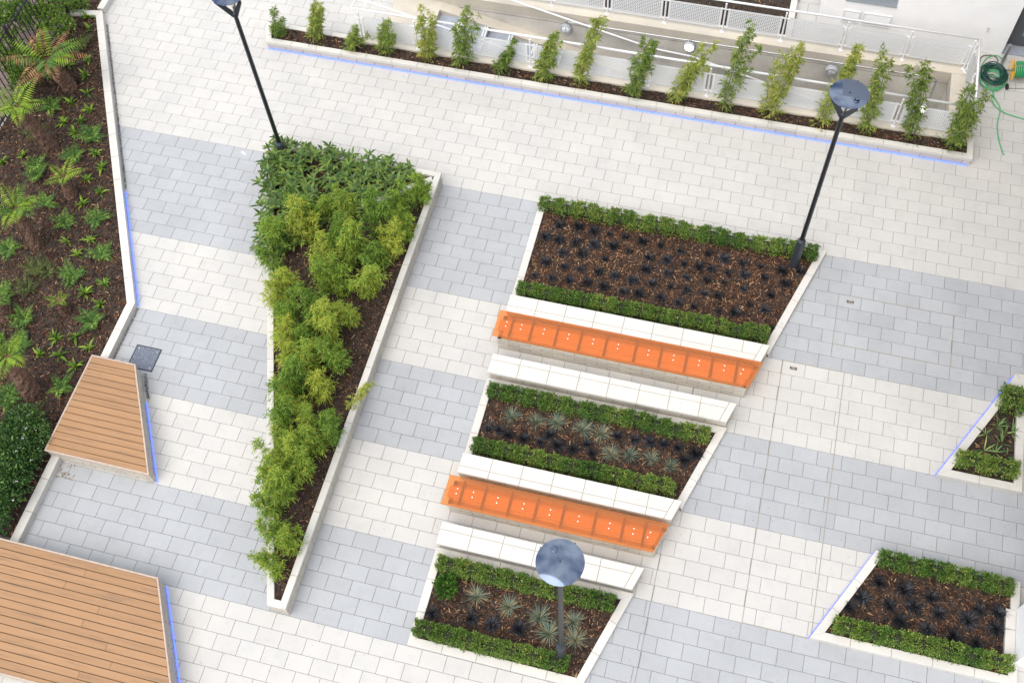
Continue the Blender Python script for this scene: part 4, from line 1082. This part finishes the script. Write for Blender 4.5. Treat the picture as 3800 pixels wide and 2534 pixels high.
def bamboo_mesh(h, lean, n_cane, crown, leaf=0.095, dens=1.0, skirt=0.5, seed=0, droop=0.3, plume=False):
    """returns cane mesh and leaf mesh of one clump, base at origin"""
    mb = MB(); P = []; D = []
    for c in range(n_cane):
        a = rng.uniform(0, 2 * math.pi); rr = rng.uniform(0.02, 0.13); hh = h * rng.uniform(0.62, 1.0) if c else h
        sp = crown * rng.uniform(0.1, 0.75)
        b0 = np.array([rr * math.cos(a), rr * math.sin(a), 0]); tip = np.array([lean[0] + sp * math.cos(a), lean[1] + sp * math.sin(a), hh])
        s = np.linspace(0, 1, 7)
        C = b0 + (tip - b0) * np.stack([s ** 1.5, s ** 1.5, s], 1)
        mb.tube(C, [0.008 * (1 - 0.7 * q) for q in s], 4)
        nb = int(26 * hh * dens)
        for q in rng.uniform(0.06, 1.0, nb) ** 0.9:
            o = b0 + (tip - b0) * np.array([q ** 1.5, q ** 1.5, q])
            bl = crown * rng.uniform(0.15, 0.62) * ((0.25 + 1.1 * math.sin(math.pi * q ** 0.8)) if plume else (1.05 - 0.75 * q))
            ba = rng.uniform(0, 2 * math.pi); dz = rng.uniform(0.1, 0.9)
            bd = np.array([math.cos(ba), math.sin(ba), dz]); bd /= np.linalg.norm(bd)
            for e in np.linspace(0.35, 1, 4):
                m = rng.integers(2, 4); p = o + bd * bl * e
                P += [p + rng.normal(0, 0.012, 3) for _ in range(m)]; D += list(norm(bd + rng.normal(0, 0.7, (m, 3)) - np.array([0, 0, 0.3])))
    ns = int(60 * skirt)
    a = rng.uniform(0, 2 * math.pi, ns); r_ = rng.uniform(0.03, 0.2, ns)
    P += list(np.stack([r_ * np.cos(a), r_ * np.sin(a), rng.uniform(0.02, 0.22, ns)], 1)); D += list(np.stack([np.cos(a), np.sin(a), rng.uniform(-0.2, 0.7, ns)], 1))
    P, D = np.array(P), np.array(D); n = len(P)
    V, F = leaves(P, D, leaf * rng.uniform(0.6, 1.3, n), leaf * 0.165 * rng.uniform(0.7, 1.2, n), droop=droop)
    return mb.mesh('cane'), fast_mesh('leaves', V, F, np.repeat(np.clip(rng.normal(0.64, 0.22, n), 0, 1), 4))

# screen of bamboo in the long planter
WID = [.30, .30, .34, .36, .34, .44, .34, .30, .34, .40, .34, .40, .42, .38, .42, .38, .62]
DEN = [1.1, 1.2, 1.5, 1.4, .95, .9, 1.4, 1.25, .8, 1.0, 1.0, .62, .9, .75, .68, .72, 1.3]
N_LB = len(D['longbamboo'])
for i, (x, y, h, dx) in enumerate(D['longbamboo']):
    if i == 0: lab = 'leftmost bamboo at the left end of the long bamboo planter'
    elif i == N_LB - 1: lab = 'bushiest bamboo at the right end of the long bamboo planter'
    else: lab = f'{ORD[i]} bamboo from the left end of the long bamboo planter'
    t = thing('bamboo', lab, 'bamboo', (x, y, LZ - 0.03), 'bamboo row in the long planter')
    hh = min(h, 2.7); cm, lm = bamboo_mesh(hh, (dx * hh / h, 0.0), 5 if h > 1.2 else 4, WID[i] * 1.0, dens=DEN[i] * 0.95, leaf=0.105)
    cm.materials.append(CANE); lm.materials.append(BAMBOOLONG)
    for nm, me in (('cane', cm), ('leaves', lm)):
        o = bpy.data.objects.new(nm, me); col.objects.link(o); o.parent = t

# bushy bamboo in the triangular planter
proto = []
for k in range(6):
    cm, lm = bamboo_mesh(rng.uniform(1.0, 1.3), (rng.uniform(-.22, .22), rng.uniform(-.1, .22)), 5, 0.37, leaf=0.088, dens=1.6, skirt=0.5, plume=True)
    cm.materials.append(CANE); lm.materials.append(BAMBOO); proto.append((cm, lm))
tri_bed = offset(TRI, -0.30)
pts = []
for q in sorted(D['tribamboo'], key=lambda q: -q[1]):
    if all((q[0] - w[0]) ** 2 + ((q[1] - w[1]) * 1.1) ** 2 > 0.34 ** 2 for w in pts): pts.append(q)
def where(x):
    return 'along its left side' if x < -7.6 else 'along its right side' if x > -6.8 else 'along its middle'
TENS = ['', '', 'twenty', 'thirty', 'forty', 'fifty', 'sixty', 'seventy']
def ORDN(i):
    if i < 18: return ORD[i]
    if i == 18: return 'nineteenth'
    q, r_ = divmod(i + 1, 10)
    return (TENS[q][:-1] + 'ieth') if r_ == 0 else TENS[q] + '-' + ORD[r_ - 1]
for i, (x, y) in enumerate(pts):
    if -8.5 < y < -2.2 and x > -7.2: x -= 0.16
    yb = min(max(y, -9.5), -0.45); bx, by = x, yb
    xl, xr = -10.08 + 3.72 * (0.03 - by) / 9.9 + 0.26, -6.25
    bx = min(max(bx, xl), max(xr, xl))
    t = thing('bamboo', f'bushy bamboo clump, {ORDN(i)} from the top of the triangular planter, {where(bx)}', 'bamboo', (bx, by, TZ - 0.08), 'bushy bamboo clumps in the triangular planter')
    a = rng.uniform(0, 6.28); sc = rng.uniform(0.85, 1.12) * (0.85 if by < -8 else 1)
    tilt = Vector((x - bx, y - by, 0)) / 0.6
    t.rotation_euler = (min(max(-tilt.y, -.5), .5), min(max(tilt.x, -.6), .6), a if tilt.length < 0.05 else 0)
    t.scale = (sc, sc, sc)
    for nm, me in zip(('cane', 'leaves'), proto[i % 6]):
        o = bpy.data.objects.new(nm, me); col.objects.link(o); o.parent = t
# the one long shoot leaning over the right-hand coping
cm, lm = bamboo_mesh(1.1, (0.55, 0.15), 1, 0.22, leaf=0.10, dens=1.5, skirt=0)
cm.materials.append(CANE); lm.materials.append(BAMBOOLONG)
t = thing('bamboo', 'single thin bamboo shoot leaning out over the right coping of the triangular planter', 'bamboo', (-6.22, -5.95, TZ - 0.08))
for nm, me in (('cane', cm), ('leaves', lm)):
    o = bpy.data.objects.new(nm, me); col.objects.link(o); o.parent = t

# variegated ground bamboo in the top of the triangular planter
def sasa():
    poly = [(-9.55, -1.1), (-9.2, -2.35), (-8.75, -3.1), (-8.35, -2.6), (-7.9, -1.65), (-6.6, -0.62), (-6.35, -0.15), (-6.6, 0.05), (-9.95, 0.02)]
    poly = [(-9.15, -2.9), (-8.55, -2.75), (-8.0, -1.75), (-6.75, -0.72), (-6.55, -0.02), (-9.95, 0.0), (-9.75, -1.2)]
    n = 400; P = np.stack([rng.uniform(-10.1, -6.4, n * 4), rng.uniform(-3.0, 0.1, n * 4)], 1); P = P[inside_np(P, poly)][:n]
    base = []; az = []; lift = []; L = []
    for x, y in P:
        h = rng.uniform(0.03, 0.30); a0 = rng.uniform(0, 6.28)
        for q in range(rng.integers(5, 9)):
            base.append((x, y, TZ + h - 0.03)); az.append(a0 + q * 0.95 + rng.normal(0, .2)); lift.append(rng.uniform(0.0, 0.9)); L.append(rng.uniform(0.13, 0.24))
    base, az, lift, L = map(np.array, (base, az, lift, L)); m = len(base)
    s = np.array([0, .3, .65, 1.0]); wprof = np.array([0.15, 1.0, 0.85, 0.0]); bend = rng.uniform(0.5, 1.3, m)
    ang = lift[:, None] - bend[:, None] * s[None]
    hx = np.concatenate([np.zeros((m, 1)), np.cumsum(np.cos(ang[:, :-1]) * np.diff(s) * L[:, None], 1)], 1)
    hz = np.concatenate([np.zeros((m, 1)), np.cumsum(np.sin(ang[:, :-1]) * np.diff(s) * L[:, None], 1)], 1)
    d = np.stack([np.cos(az), np.sin(az), 0 * az], 1); sd_ = np.stack([-np.sin(az), np.cos(az), 0 * az], 1)
    C = base[:, None] + d[:, None] * hx[..., None] + np.array([0, 0, 1.]) * hz[..., None]
    W = (0.026 * wprof)[None, :, None]
    V = np.stack([C + sd_[:, None] * W + [0, 0, .004], C, C - sd_[:, None] * W + [0, 0, .004]], 2).reshape(-1, 3)
    o = (np.arange(m) * 12)[:, None, None]; k = (np.arange(3) * 3)[None, :, None]
    F = np.concatenate([o + k + np.array([0, 3, 4, 1]), o + k + np.array([1, 4, 5, 2])], 1).reshape(-1, 4)
    e = np.tile(np.array([1, .0, 1] * 3 + [1, 1, 1.0]), m)
    tag(link('ground_bamboo', fast_mesh('ground_bamboo', V, F, np.repeat(rng.random(m), 12), e), SASA), 'low variegated bamboo with cream-edged leaves covering the top of the triangular planter', 'ground cover', kind='stuff')
sasa()

# clipped box shrubs
def box_mesh(seed):
    n = 3000
    u = rng.normal(0, 1, (n, 3)); u = norm(u); u[:, 2] = np.where(u[:, 2] < -0.35, -u[:, 2], u[:, 2])
    ex = 0.55
    q = np.sign(u) * np.abs(u) ** ex; q /= np.max(np.abs(q), axis=1, keepdims=True) ** 0.65
    ax = np.array([0.235, 0.150, 0.165])
    bump = 1 + 0.13 * np.sin(q[:, 0] * 6 + seed) * np.sin(q[:, 1] * 5 + seed * 2) + 0.08 * np.sin(q[:, 0] * 15 + q[:, 2] * 9 + seed)
    P = q * ax * (bump * rng.uniform(0.78, 1.08, n))[:, None] + [0, 0, 0.155]
    P[:, 2] = np.maximum(P[:, 2], 0.01)
    Dd = norm(u + rng.normal(0, 0.6, (n, 3)) + [0, 0, 0.3])
    V, F = leaves(P, Dd, rng.uniform(0.022, 0.042, n), rng.uniform(0.015, 0.025, n), up=u)
    tnt = np.repeat(np.clip(rng.normal(0.51, 0.27, n), 0, 1), 4)
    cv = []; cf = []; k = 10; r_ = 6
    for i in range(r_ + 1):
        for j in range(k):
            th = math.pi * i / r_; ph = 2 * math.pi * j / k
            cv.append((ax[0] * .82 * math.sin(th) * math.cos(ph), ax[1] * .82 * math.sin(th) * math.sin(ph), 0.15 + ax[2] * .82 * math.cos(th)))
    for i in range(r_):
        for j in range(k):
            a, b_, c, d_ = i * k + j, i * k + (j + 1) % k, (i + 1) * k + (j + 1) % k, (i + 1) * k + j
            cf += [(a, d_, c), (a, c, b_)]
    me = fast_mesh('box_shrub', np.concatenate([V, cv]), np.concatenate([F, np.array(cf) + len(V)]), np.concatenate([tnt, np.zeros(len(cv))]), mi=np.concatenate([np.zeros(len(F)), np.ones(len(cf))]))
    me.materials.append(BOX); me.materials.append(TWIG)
    return me
BOXES = [box_mesh(s) for s in range(5)]
def hedge(where_, A, B, z, step=0.40, w=0.88, h=0.95):
    A, B = Vector(A), Vector(B); L = (B - A).length; n = round(L / step); rz = math.atan2(B.y - A.y, B.x - A.x)
    for k in range(n):
        p = A + (B - A) * ((k + 0.5) / n)
        me = BOXES[(k * 3 + n) % 5]
        o = bpy.data.objects.new('box_shrub', me); col.objects.link(o)
        o.location = (p.x, p.y + random.uniform(-.015, .015), z); o.rotation_euler = (0, 0, rz + (math.pi if k % 2 else 0))
        q = L / n / 0.44
        o.scale = (q * random.uniform(1.0, 1.12), w * random.uniform(0.92, 1.08), h * random.uniform(0.80, 1.14))
        pos = 'leftmost' if k == 0 else 'rightmost' if k == n - 1 else ORD[k]
        tag(o, f'{pos} box shrub{"" if pos in ("leftmost", "rightmost") else " from the left"}, {where_}', 'shrub', 'clipped box hedges')
hedge('upper hedge of largest planter', (-3.72, -0.17), (2.10, -0.17), 0.03)
hedge('lower hedge of largest planter', (-3.66, -2.36), (1.40, -2.36), 0.03)
hedge('upper hedge of middle terrace planter', (-3.66, -4.76), (0.62, -4.76), 0.03)
hedge('lower hedge of middle terrace planter', (-3.62, -5.98), (0.16, -5.98), 0.03)
hedge('upper hedge of lowest terrace planter', (-3.62, -8.36), (-0.46, -8.36), 0.03)
hedge('lower hedge of lowest terrace planter', (-3.68, -9.58), (-1.02, -9.58), 0.03)
hedge('upper hedge of lower right planter', (4.02, -6.42), (6.26, -6.42), 0.04)
hedge('lower hedge of lower right planter', (3.38, -7.80), (6.26, -7.80), 0.04)
hedge('hedge of the right edge planter', (5.24, -4.16), (6.22, -4.16), 0.04)
o = bpy.data.objects.new('box_shrub', BOXES[1]); col.objects.link(o); o.location = (6.13, -2.72, 0.04); o.scale = (0.95, 1.5, 1.25)
tag(o, 'single round box shrub at the top of the right edge planter', 'shrub')

# grasses
def tuft_mesh(n, L, lift, W, bend, mat, r0=0.02):
    a = rng.uniform(0, 6.283, n); r_ = rng.uniform(0, r0, n)
    base = np.stack([r_ * np.cos(a), r_ * np.sin(a), np.zeros(n)], 1)
    V, F, t_ = strips(base, a + rng.normal(0, .3, n), rng.uniform(*L, n), rng.uniform(*lift, n), W, 4, rng.uniform(*bend, n))
    me = fast_mesh('tuft', V, F, t_); me.materials.append(mat)
    return me
MON = [tuft_mesh(190, (0.10, 0.21), (0.25, 1.4), 0.007, (0.9, 2.0), MONDO, 0.035) for _ in range(4)]
FES = [tuft_mesh(110, (0.17, 0.31), (0.3, 1.45), 0.0055, (0.2, 0.8), FESCUE) for _ in range(3)]
def tufts(name, pts, meshes, label, cat, group, z, smin, smax):
    for i, (x, y) in enumerate(pts):
        o = bpy.data.objects.new(name, meshes[i % len(meshes)]); col.objects.link(o)
        s = random.uniform(smin, smax); o.location = (x, y, z); o.rotation_euler = (0, 0, random.uniform(0, 6.28)); o.scale = (s, s, s)
        tag(o, label(i, x, y) if callable(label) else label, cat, group)
def rank_label(pts, text, axis=0, sign=1):
    o_ = sorted(range(len(pts)), key=lambda i: sign * pts[i][axis])
    return lambda i, x, y: f'{ORDN(o_.index(i))} {text}'
tufts('black_grass_tuft', D['mondo1'], MON, rank_label(D['mondo1'], 'black grass tuft from the left in the largest planter'), 'grass', 'black grass tufts of the largest planter', 0.04, 0.55, 1.05)
tufts('black_grass_tuft', D['mondo2'], MON, rank_label(D['mondo2'], 'black grass tuft from the left in the middle terrace planter'), 'grass', 'black grass tufts of the middle terrace planter', 0.045, 0.7, 1.1)
m3 = ['small black grass tuft at the left of the lowest terrace planter', 'large black grass tuft left of centre in the lowest terrace planter', 'middle of the three large black grass tufts in the lowest terrace planter', 'rightmost black grass tuft of the lowest terrace planter']
tufts('black_grass_tuft', D['mondo3'], MON, lambda i, x, y: m3[i], 'grass', 'black grass tufts of the lowest terrace planter', 0.035, 0.95, 1.2)
tufts('black_grass_tuft', D['mondo4'], MON, rank_label(D['mondo4'], 'black grass tuft from the left in the lower right planter'), 'grass', 'black grass tufts of the lower right planter', 0.05, 0.85, 1.25)
f2 = {}
order2 = sorted(range(len(D['fescue2'])), key=lambda i: D['fescue2'][i][0]); order3 = sorted(range(len(D['fescue3'])), key=lambda i: D['fescue3'][i][0])
tufts('blue_grass_tuft', D['fescue2'], FES, lambda i, x, y: f'{ORD[order2.index(i)]} blue grey grass tuft from the left in the middle terrace planter', 'grass', 'blue grey grass tufts of the middle terrace planter', 0.035, 0.85, 1.2)
tufts('blue_grass_tuft', D['fescue3'], FES, lambda i, x, y: f'{ORD[order3.index(i)]} blue grey grass tuft from the left in the lowest terrace planter', 'grass', 'blue grey grass tufts of the lowest terrace planter', 0.035, 0.95, 1.2)

# other shrubs
def leaf_ball(n, ax, leaf, lw, mat, flowers=0, seed=0, lump=0.2):
    u = norm(rng.normal(0, 1, (n, 3))); u[:, 2] = np.abs(u[:, 2]) * np.where(rng.random(n) < .8, 1, -0.4)
    k = 1 + lump * np.sin(u[:, 0] * 4 + seed) * np.sin(u[:, 1] * 5 + seed) + lump * .5 * np.sin(u[:, 0] * 11 + u[:, 2] * 8 + seed)
    P = u * np.array(ax) * (k * rng.uniform(0.6, 1.05, n))[:, None] + [0, 0, ax[2] * .95]
    P[:, 2] = np.maximum(P[:, 2], 0.02)
    V, F = leaves(P, norm(u + rng.normal(0, .5, (n, 3)) + [0, 0, .2]), leaf * rng.uniform(.7, 1.25, n), lw * rng.uniform(.8, 1.2, n), up=u)
    tn = np.repeat(np.clip(rng.normal(.45, .25, n), 0, 1), 4); mi = np.zeros(len(F)); mats = [mat]
    if flowers:
        uf = norm(rng.normal(0, 1, (flowers, 3))); uf[:, 2] = np.abs(uf[:, 2]) + .3; uf = norm(uf)
        Pf = np.repeat(uf * np.array(ax) * 1.04 + [0, 0, ax[2] * .95], 7, 0) + rng.normal(0, 0.014, (flowers * 7, 3))
        V2, F2 = leaves(Pf, norm(rng.normal(0, 1, Pf.shape) + [0, 0, 1]), 0.022, 0.02)
        F = np.concatenate([F, F2 + len(V)]); V = np.concatenate([V, V2]); tn = np.concatenate([tn, np.zeros(len(V2))]); mi = np.concatenate([mi, np.ones(len(F2))]); mats.append(FLOWER)
    me = fast_mesh('leaves', V, F, tn, mi=mi)
    for q in mats: me.materials.append(q)
    return me
def shrub(name, label, cat, x, y, z, me, sc=1.0, group=None, stem=0.15):
    t = thing(name, label, cat, (x, y, z), group); t.rotation_euler = (0, 0, random.uniform(0, 6.28)); t.scale = (sc, sc, sc)
    o = bpy.data.objects.new('leaves', me); col.objects.link(o); o.parent = t
    m_ = MB()
    for k in range(4):
        a = k * 1.6; m_.tube([(0.02 * math.cos(a), 0.02 * math.sin(a), 0), (stem * math.cos(a), stem * math.sin(a), stem * 1.6)], [0.010, 0.005], 5)
    m_.build('stems', TWIG, t)
    return t
shrub('evergreen_shrub', 'glossy dark green round shrub at the left of the lowest terrace planter', 'shrub', *D['shrub3'][0], 0.035, leaf_ball(700, (0.21, 0.21, 0.16), 0.065, 0.03, GLOSSY))
VB = [leaf_ball(1500, (0.40, 0.36, 0.34), 0.062, 0.032, VIB, 1 + 2 * k, seed=k) for k in range(3)]
vrank = {i: q for q, i in enumerate(sorted(range(len(D['viburnum'])), key=lambda i: -D['viburnum'][i][1]))}
for i, (x, y) in enumerate(D['viburnum']):
    v_ = 'upper part' if y > -8.05 else 'middle' if y > -8.6 else 'lower part'
    shrub('flowering_shrub', f'{ORDN(vrank[i])} white-flowered dark shrub from the top of the thicket at the left edge', 'shrub', min(x, -11.95), y, 0.08, VB[i % 3], random.uniform(.85, 1.1), 'white flowering shrubs at the left edge')
for i, (x, y) in enumerate(D['topshrub']):
    shrub('evergreen_shrub', ['right', 'left'][i] + ' low yellowish shrub in the small bed at the upper left', 'shrub', x, y, 0.10, leaf_ball(420, (0.26, 0.24, 0.15), 0.07, 0.03, IVY, seed=9), 1.0)
IV = [leaf_ball(900, (0.46, 0.46, 0.5), 0.085, 0.07, IVY, seed=k, lump=.35) for k in range(3)]
crank = {i: q for q, i in enumerate(sorted(range(len(D['climber'])), key=lambda i: -D['climber'][i][1]))}
for i, (x, y) in enumerate(D['climber']):
    shrub('climbing_plant', f'{ORDN(crank[i])} leafy green climber from the top along the black fence, {"in front of" if x > FX else "behind"} the bars', 'climber', x, y, 0.35 + 0.1 * (i % 3), IV[i % 3], random.uniform(.6, .9), 'leafy climbers on the black fence')

# iris
for i, (x, y) in enumerate(D['iris']):
    n = 7; a = rng.uniform(0, 6.28, n)
    me = tuft_mesh(6, (0.16, 0.32), (0.5, 1.3), 0.026, (0.3, 0.9), IRIS, 0.03)
    o = bpy.data.objects.new('iris', me); col.objects.link(o); o.location = (min(x, 6.2), y, 0.04)
    tag(o, ['tall upright iris at the upper middle of the right edge planter', 'spreading iris just below the round box shrub', 'iris leaning over the left coping of the right edge planter', 'flopping iris right of the centre of the right edge planter', 'iris in the centre of the right edge planter', 'small iris behind the lower hedge, middle', 'small iris behind the lower hedge, left', 'iris behind the lower hedge, right', 'iris leaning over the right coping at the picture edge'][i], 'iris', 'irises of the right edge planter')

# ferns
def frond_mesh(pairs, width, teeth, lift, bend, mat, lw=0.16, droop=0.25):
    s = np.linspace(0.10, 0.985, pairs); ang = lift - bend * s
    ss = np.linspace(0, 1, 60); aa = lift - bend * ss; cx = np.concatenate([[0], np.cumsum(np.cos(aa[:-1]) / 59)]); cz = np.concatenate([[0], np.cumsum(np.sin(aa[:-1]) / 59)])
    px, pz = np.interp(s, ss, cx), np.interp(s, ss, cz)
    prof = np.sin(np.pi * np.clip(s, 0, 1) ** 0.62) * 0.9 + 0.10 * (1 - s)
    P = []; Dd = []; L = []; W = []
    for sd_ in (-1, 1):
        for i in range(pairs):
            l_ = width * prof[i] * rng.uniform(.9, 1.08)
            d_ = np.array([0.35 * np.cos(ang[i]), sd_ * 1.0, 0.35 * np.sin(ang[i]) - droop * 0.4]); d_ /= np.linalg.norm(d_)
            o_ = np.array([px[i], 0, pz[i]])
            if teeth:
                for q in np.linspace(0.12, 0.95, teeth):
                    for tw in (-1, 1):
                        e = np.array([d_[0] * .3 + tw * .9 * np.cos(ang[i]), d_[1] * .45, d_[2] * .4 + tw * .5 * np.sin(ang[i])])
                        P.append(o_ + d_ * l_ * q + [0, 0, -droop * l_ * q * q * .6]); Dd.append(e); L.append(l_ * 0.24 * (1.1 - q)); W.append(l_ * .055)
            P.append(o_); Dd.append(d_); L.append(l_); W.append(l_ * lw * (0.35 if teeth else 1) + 0.004)
    P, Dd, L, W = map(np.array, (P, Dd, L, W))
    V, F = leaves(P, Dd, L, W, droop=droop)
    tnt = np.repeat(np.clip(rng.normal(.5, .18, len(P)), 0, 1), 4)
    me = fast_mesh('frond', V, F, tnt); me.materials.append(mat)
    return me
def rosette(name, label, cat, x, y, z, meshes, n, L, pitch, group=None, part='frond', az0=None, tilt=0.0):
    t = thing(name, label, cat, (x, y, z), group)
    a0 = random.uniform(0, 6.28) if az0 is None else az0
    for k in range(n):
        o = bpy.data.objects.new(part, meshes[k % len(meshes)]); col.objects.link(o); o.parent = t
        a = a0 + 6.283 * k / n * (1 if n < 9 else 2.4) + random.uniform(-.25, .25); l_ = random.uniform(*L)
        o.rotation_euler = (random.uniform(-.25, .25), -random.uniform(*pitch), a); o.scale = (l_, l_ * random.uniform(.85, 1.1), l_)
    return t
FM = [frond_mesh(15, 0.25, 0, 0.8, 1.25, FERN, 0.26) for _ in range(3)]
FO = [frond_mesh(16, 0.22, 0, 0.75, 1.2, FERNOLIVE, 0.22) for _ in range(2)]
def strap(mat):
    V, F, t_ = strips(np.zeros((1, 3)), np.zeros(1), 1.0, 0.95, 0.19, 6, 1.5)
    V[:, 1] += 0.012 * np.sin(V[:, 0] * 25); me = fast_mesh('leaf', V, F, t_); me.materials.append(mat); return me
HM = [strap(HART) for _ in range(4)]
olive_set = (4, 5, 6, 17, 18, 19, 22)
fern_rank = {}
for flag in (True, False):
    ids = sorted([i for i in range(len(D['fern'])) if (i in olive_set) == flag], key=lambda i: -D['fern'][i][1])
    for q, i in enumerate(ids): fern_rank[i] = ORDN(q)
hart_rank = {i: ORDN(q) for q, i in enumerate(sorted(range(len(D['hart'])), key=lambda i: -D['hart'][i][1]))}
def side(x, y):
    kx = -11.4 if y < -4.47 else -11.4 - (y + 4.47) * 0.5606
    return 'close to the kerb' if x > kx - 0.75 else 'a step from the kerb' if x > kx - 1.5 else 'far from the kerb'
for i, (x, y) in enumerate(D['fern']):
    olive = i in olive_set
    rosette('fern', f'{fern_rank[i]} {"olive green drooping" if olive else "green feathery"} fern from the top of the garden, {side(x, y)}', 'fern', x, y, 0.09, FO if olive else FM, random.randint(11, 15), (0.30, 0.52), (-0.15, 0.55), 'feathery ferns of the garden bed')
for i, (x, y) in enumerate(D['hart']):
    rosette('hart_tongue_fern', f'{hart_rank[i]} bright strap-leaved fern from the top of the garden, {side(x, y)}', 'fern', x, y, 0.09, HM, random.randint(11, 17), (0.11, 0.30), (-0.4, 0.75), 'strap-leaved ferns of the garden bed', 'leaf')
TFB = [frond_mesh(17, 0.25, 0, 0.7, 1.15, TREEFERN, 0.17, 0.35) for _ in range(2)]
TFG = [frond_mesh(17, 0.25, 0, 0.7, 1.2, FERN, 0.17, 0.35) for _ in range(2)]
TFD = [frond_mesh(20, 0.20, 0, 0.7, 1.35, DEADFERN, 0.2, 0.6) for _ in range(2)]
tfl = ['large tree fern with browning fronds at the top of the garden', 'tall tree fern with bright fronds at the left edge, second from the top', 'short tree fern with few bright fronds in the upper garden', 'tree fern with lush green fronds at the left edge, mid garden', 'shortest tree fern with small yellow green fronds in the lower garden', 'dark tree fern trunk cut by the left edge in the lower garden', 'leaning tree fern with a thick fibrous trunk near the small timber platform']
spec = [(15, (0.95, 1.25), 'mix'), (9, (0.65, 0.9), 'b'), (5, (0.45, 0.68), 'b'), (11, (0.6, 0.85), 'm'), (5, (0.28, 0.42), 'b'), (7, (0.4, 0.6), 'g'), (9, (0.55, 0.8), 'm')]
rad = [0.16, 0.15, 0.13, 0.13, 0.11, 0.15, 0.17]
for i, (x, y, h, dx, dy) in enumerate(D['treefern']):
    t = thing('tree_fern', tfl[i], 'tree fern', (x, y, 0.06))
    V = []; F = []; n = 18; m = 16
    for q in range(m + 1):
        s = q / m
        for k in range(n):
            a = 6.283 * k / n; r_ = rad[i] * (1.15 - 0.35 * s + 0.12 * (s > .8)) * rng.uniform(0.86, 1.14)
            V.append((dx * s + r_ * math.cos(a), dy * s + r_ * math.sin(a), h * s + (rng.uniform(-.03, .03) if q not in (0,) else 0)))
    for q in range(m):
        for k in range(n): F.append((q * n + k, q * n + (k + 1) % n, (q + 1) * n + (k + 1) % n, (q + 1) * n + k))
    F.append(tuple(range(m * n, (m + 1) * n)))
    me = bpy.data.meshes.new('trunk'); me.from_pydata(V, [], F); link('trunk', me, FIBRE, t)
    cnt, L, kd = spec[i]
    stub = MB()
    for k in range(40):
        a = rng.uniform(0, 6.28); s = rng.uniform(.15, 1); r_ = rad[i] * (1.12 - 0.35 * s)
        p = (dx * s + r_ * math.cos(a), dy * s + r_ * math.sin(a), h * s); stub.tube([p, (p[0] + .05 * math.cos(a), p[1] + .05 * math.sin(a), p[2] + .07)], [.014, .005], 4)
    stub.build('leaf_stubs', FIBRE, t)
    a0 = random.uniform(0, 6.28)
    for k in range(cnt):
        dead = kd == 'mix' and k % 15 in (0, 2, 3, 5, 7, 8, 10, 13)
        ms = TFD if dead else TFB if kd == 'b' else TFG if kd == 'g' else (TFB if k % 3 else TFG)
        o = bpy.data.objects.new('dead_frond' if dead else 'frond', ms[k % 2]); col.objects.link(o); o.parent = t
        if dead and k == 0: o['label'] = 'brown dried frond'
        l_ = random.uniform(*L); o.location = (dx, dy, h - 0.02); o.scale = (l_, l_, l_)
        o.rotation_euler = (random.uniform(-.2, .2), random.uniform(-0.4, 0.1) if not dead else random.uniform(-.25, .3), a0 + 6.283 * k / cnt + random.uniform(-.2, .2))

# small things
t = thing('drain_pipe', 'open black pipe end in the corner of the lower right planter', 'pipe', (6.12, -7.50, 0.03))
m_ = MB(); m_.lathe([(0.045, 0), (0.045, 0.09), (0.034, 0.09), (0.034, 0.02), (0.001, 0.02)], n=16); m_.build('tube', BLACKPLASTIC, t)
n = 26; P = np.stack([rng.normal(-11.25, .14, n), rng.uniform(-8.42, -8.12, n), rng.uniform(.006, .02, n)], 1); P[:, 0] = np.clip(P[:, 0], -11.38, -10.7)
V, F = leaves(P, rnd_dir(n, -.2, .3), rng.uniform(.03, .07, n), rng.uniform(.015, .03, n))
tag(link('leaf_litter', fast_mesh('leaf_litter', V, F, np.repeat(rng.random(n), 4)), LITTER), 'dry brown leaves blown into the corner below the small timber platform', 'leaf litter', kind='stuff')

m_ = MB(); m_.prism([(-0.07, 0.02), (-0.02, 0.0), (0.05, -0.035), (0.07, -0.015), (0.02, 0.02), (-0.04, 0.04)], 0.001, 0.008)
o = m_.build('paper_scrap', BOLT); o.location = (-10.69, -0.14, 0); tag(o, 'small white paper scrap on the blue grey paving left of the upper left lamp', 'litter')

# put every thing's empty at the foot of its own parts
bpy.context.view_layer.update()
for e in [o for o in col.objects if o.type == 'EMPTY' and o.parent is None and o.location.length < 1e-6 and o.children]:
    P = [c.matrix_world @ Vector(q) for c in e.children if c.type == 'MESH' for q in c.bound_box]
    c0 = Vector(((min(p.x for p in P) + max(p.x for p in P)) / 2, (min(p.y for p in P) + max(p.y for p in P)) / 2, min(p.z for p in P)))
    e.location = c0
    for c in e.children: c.location = c.location - c0
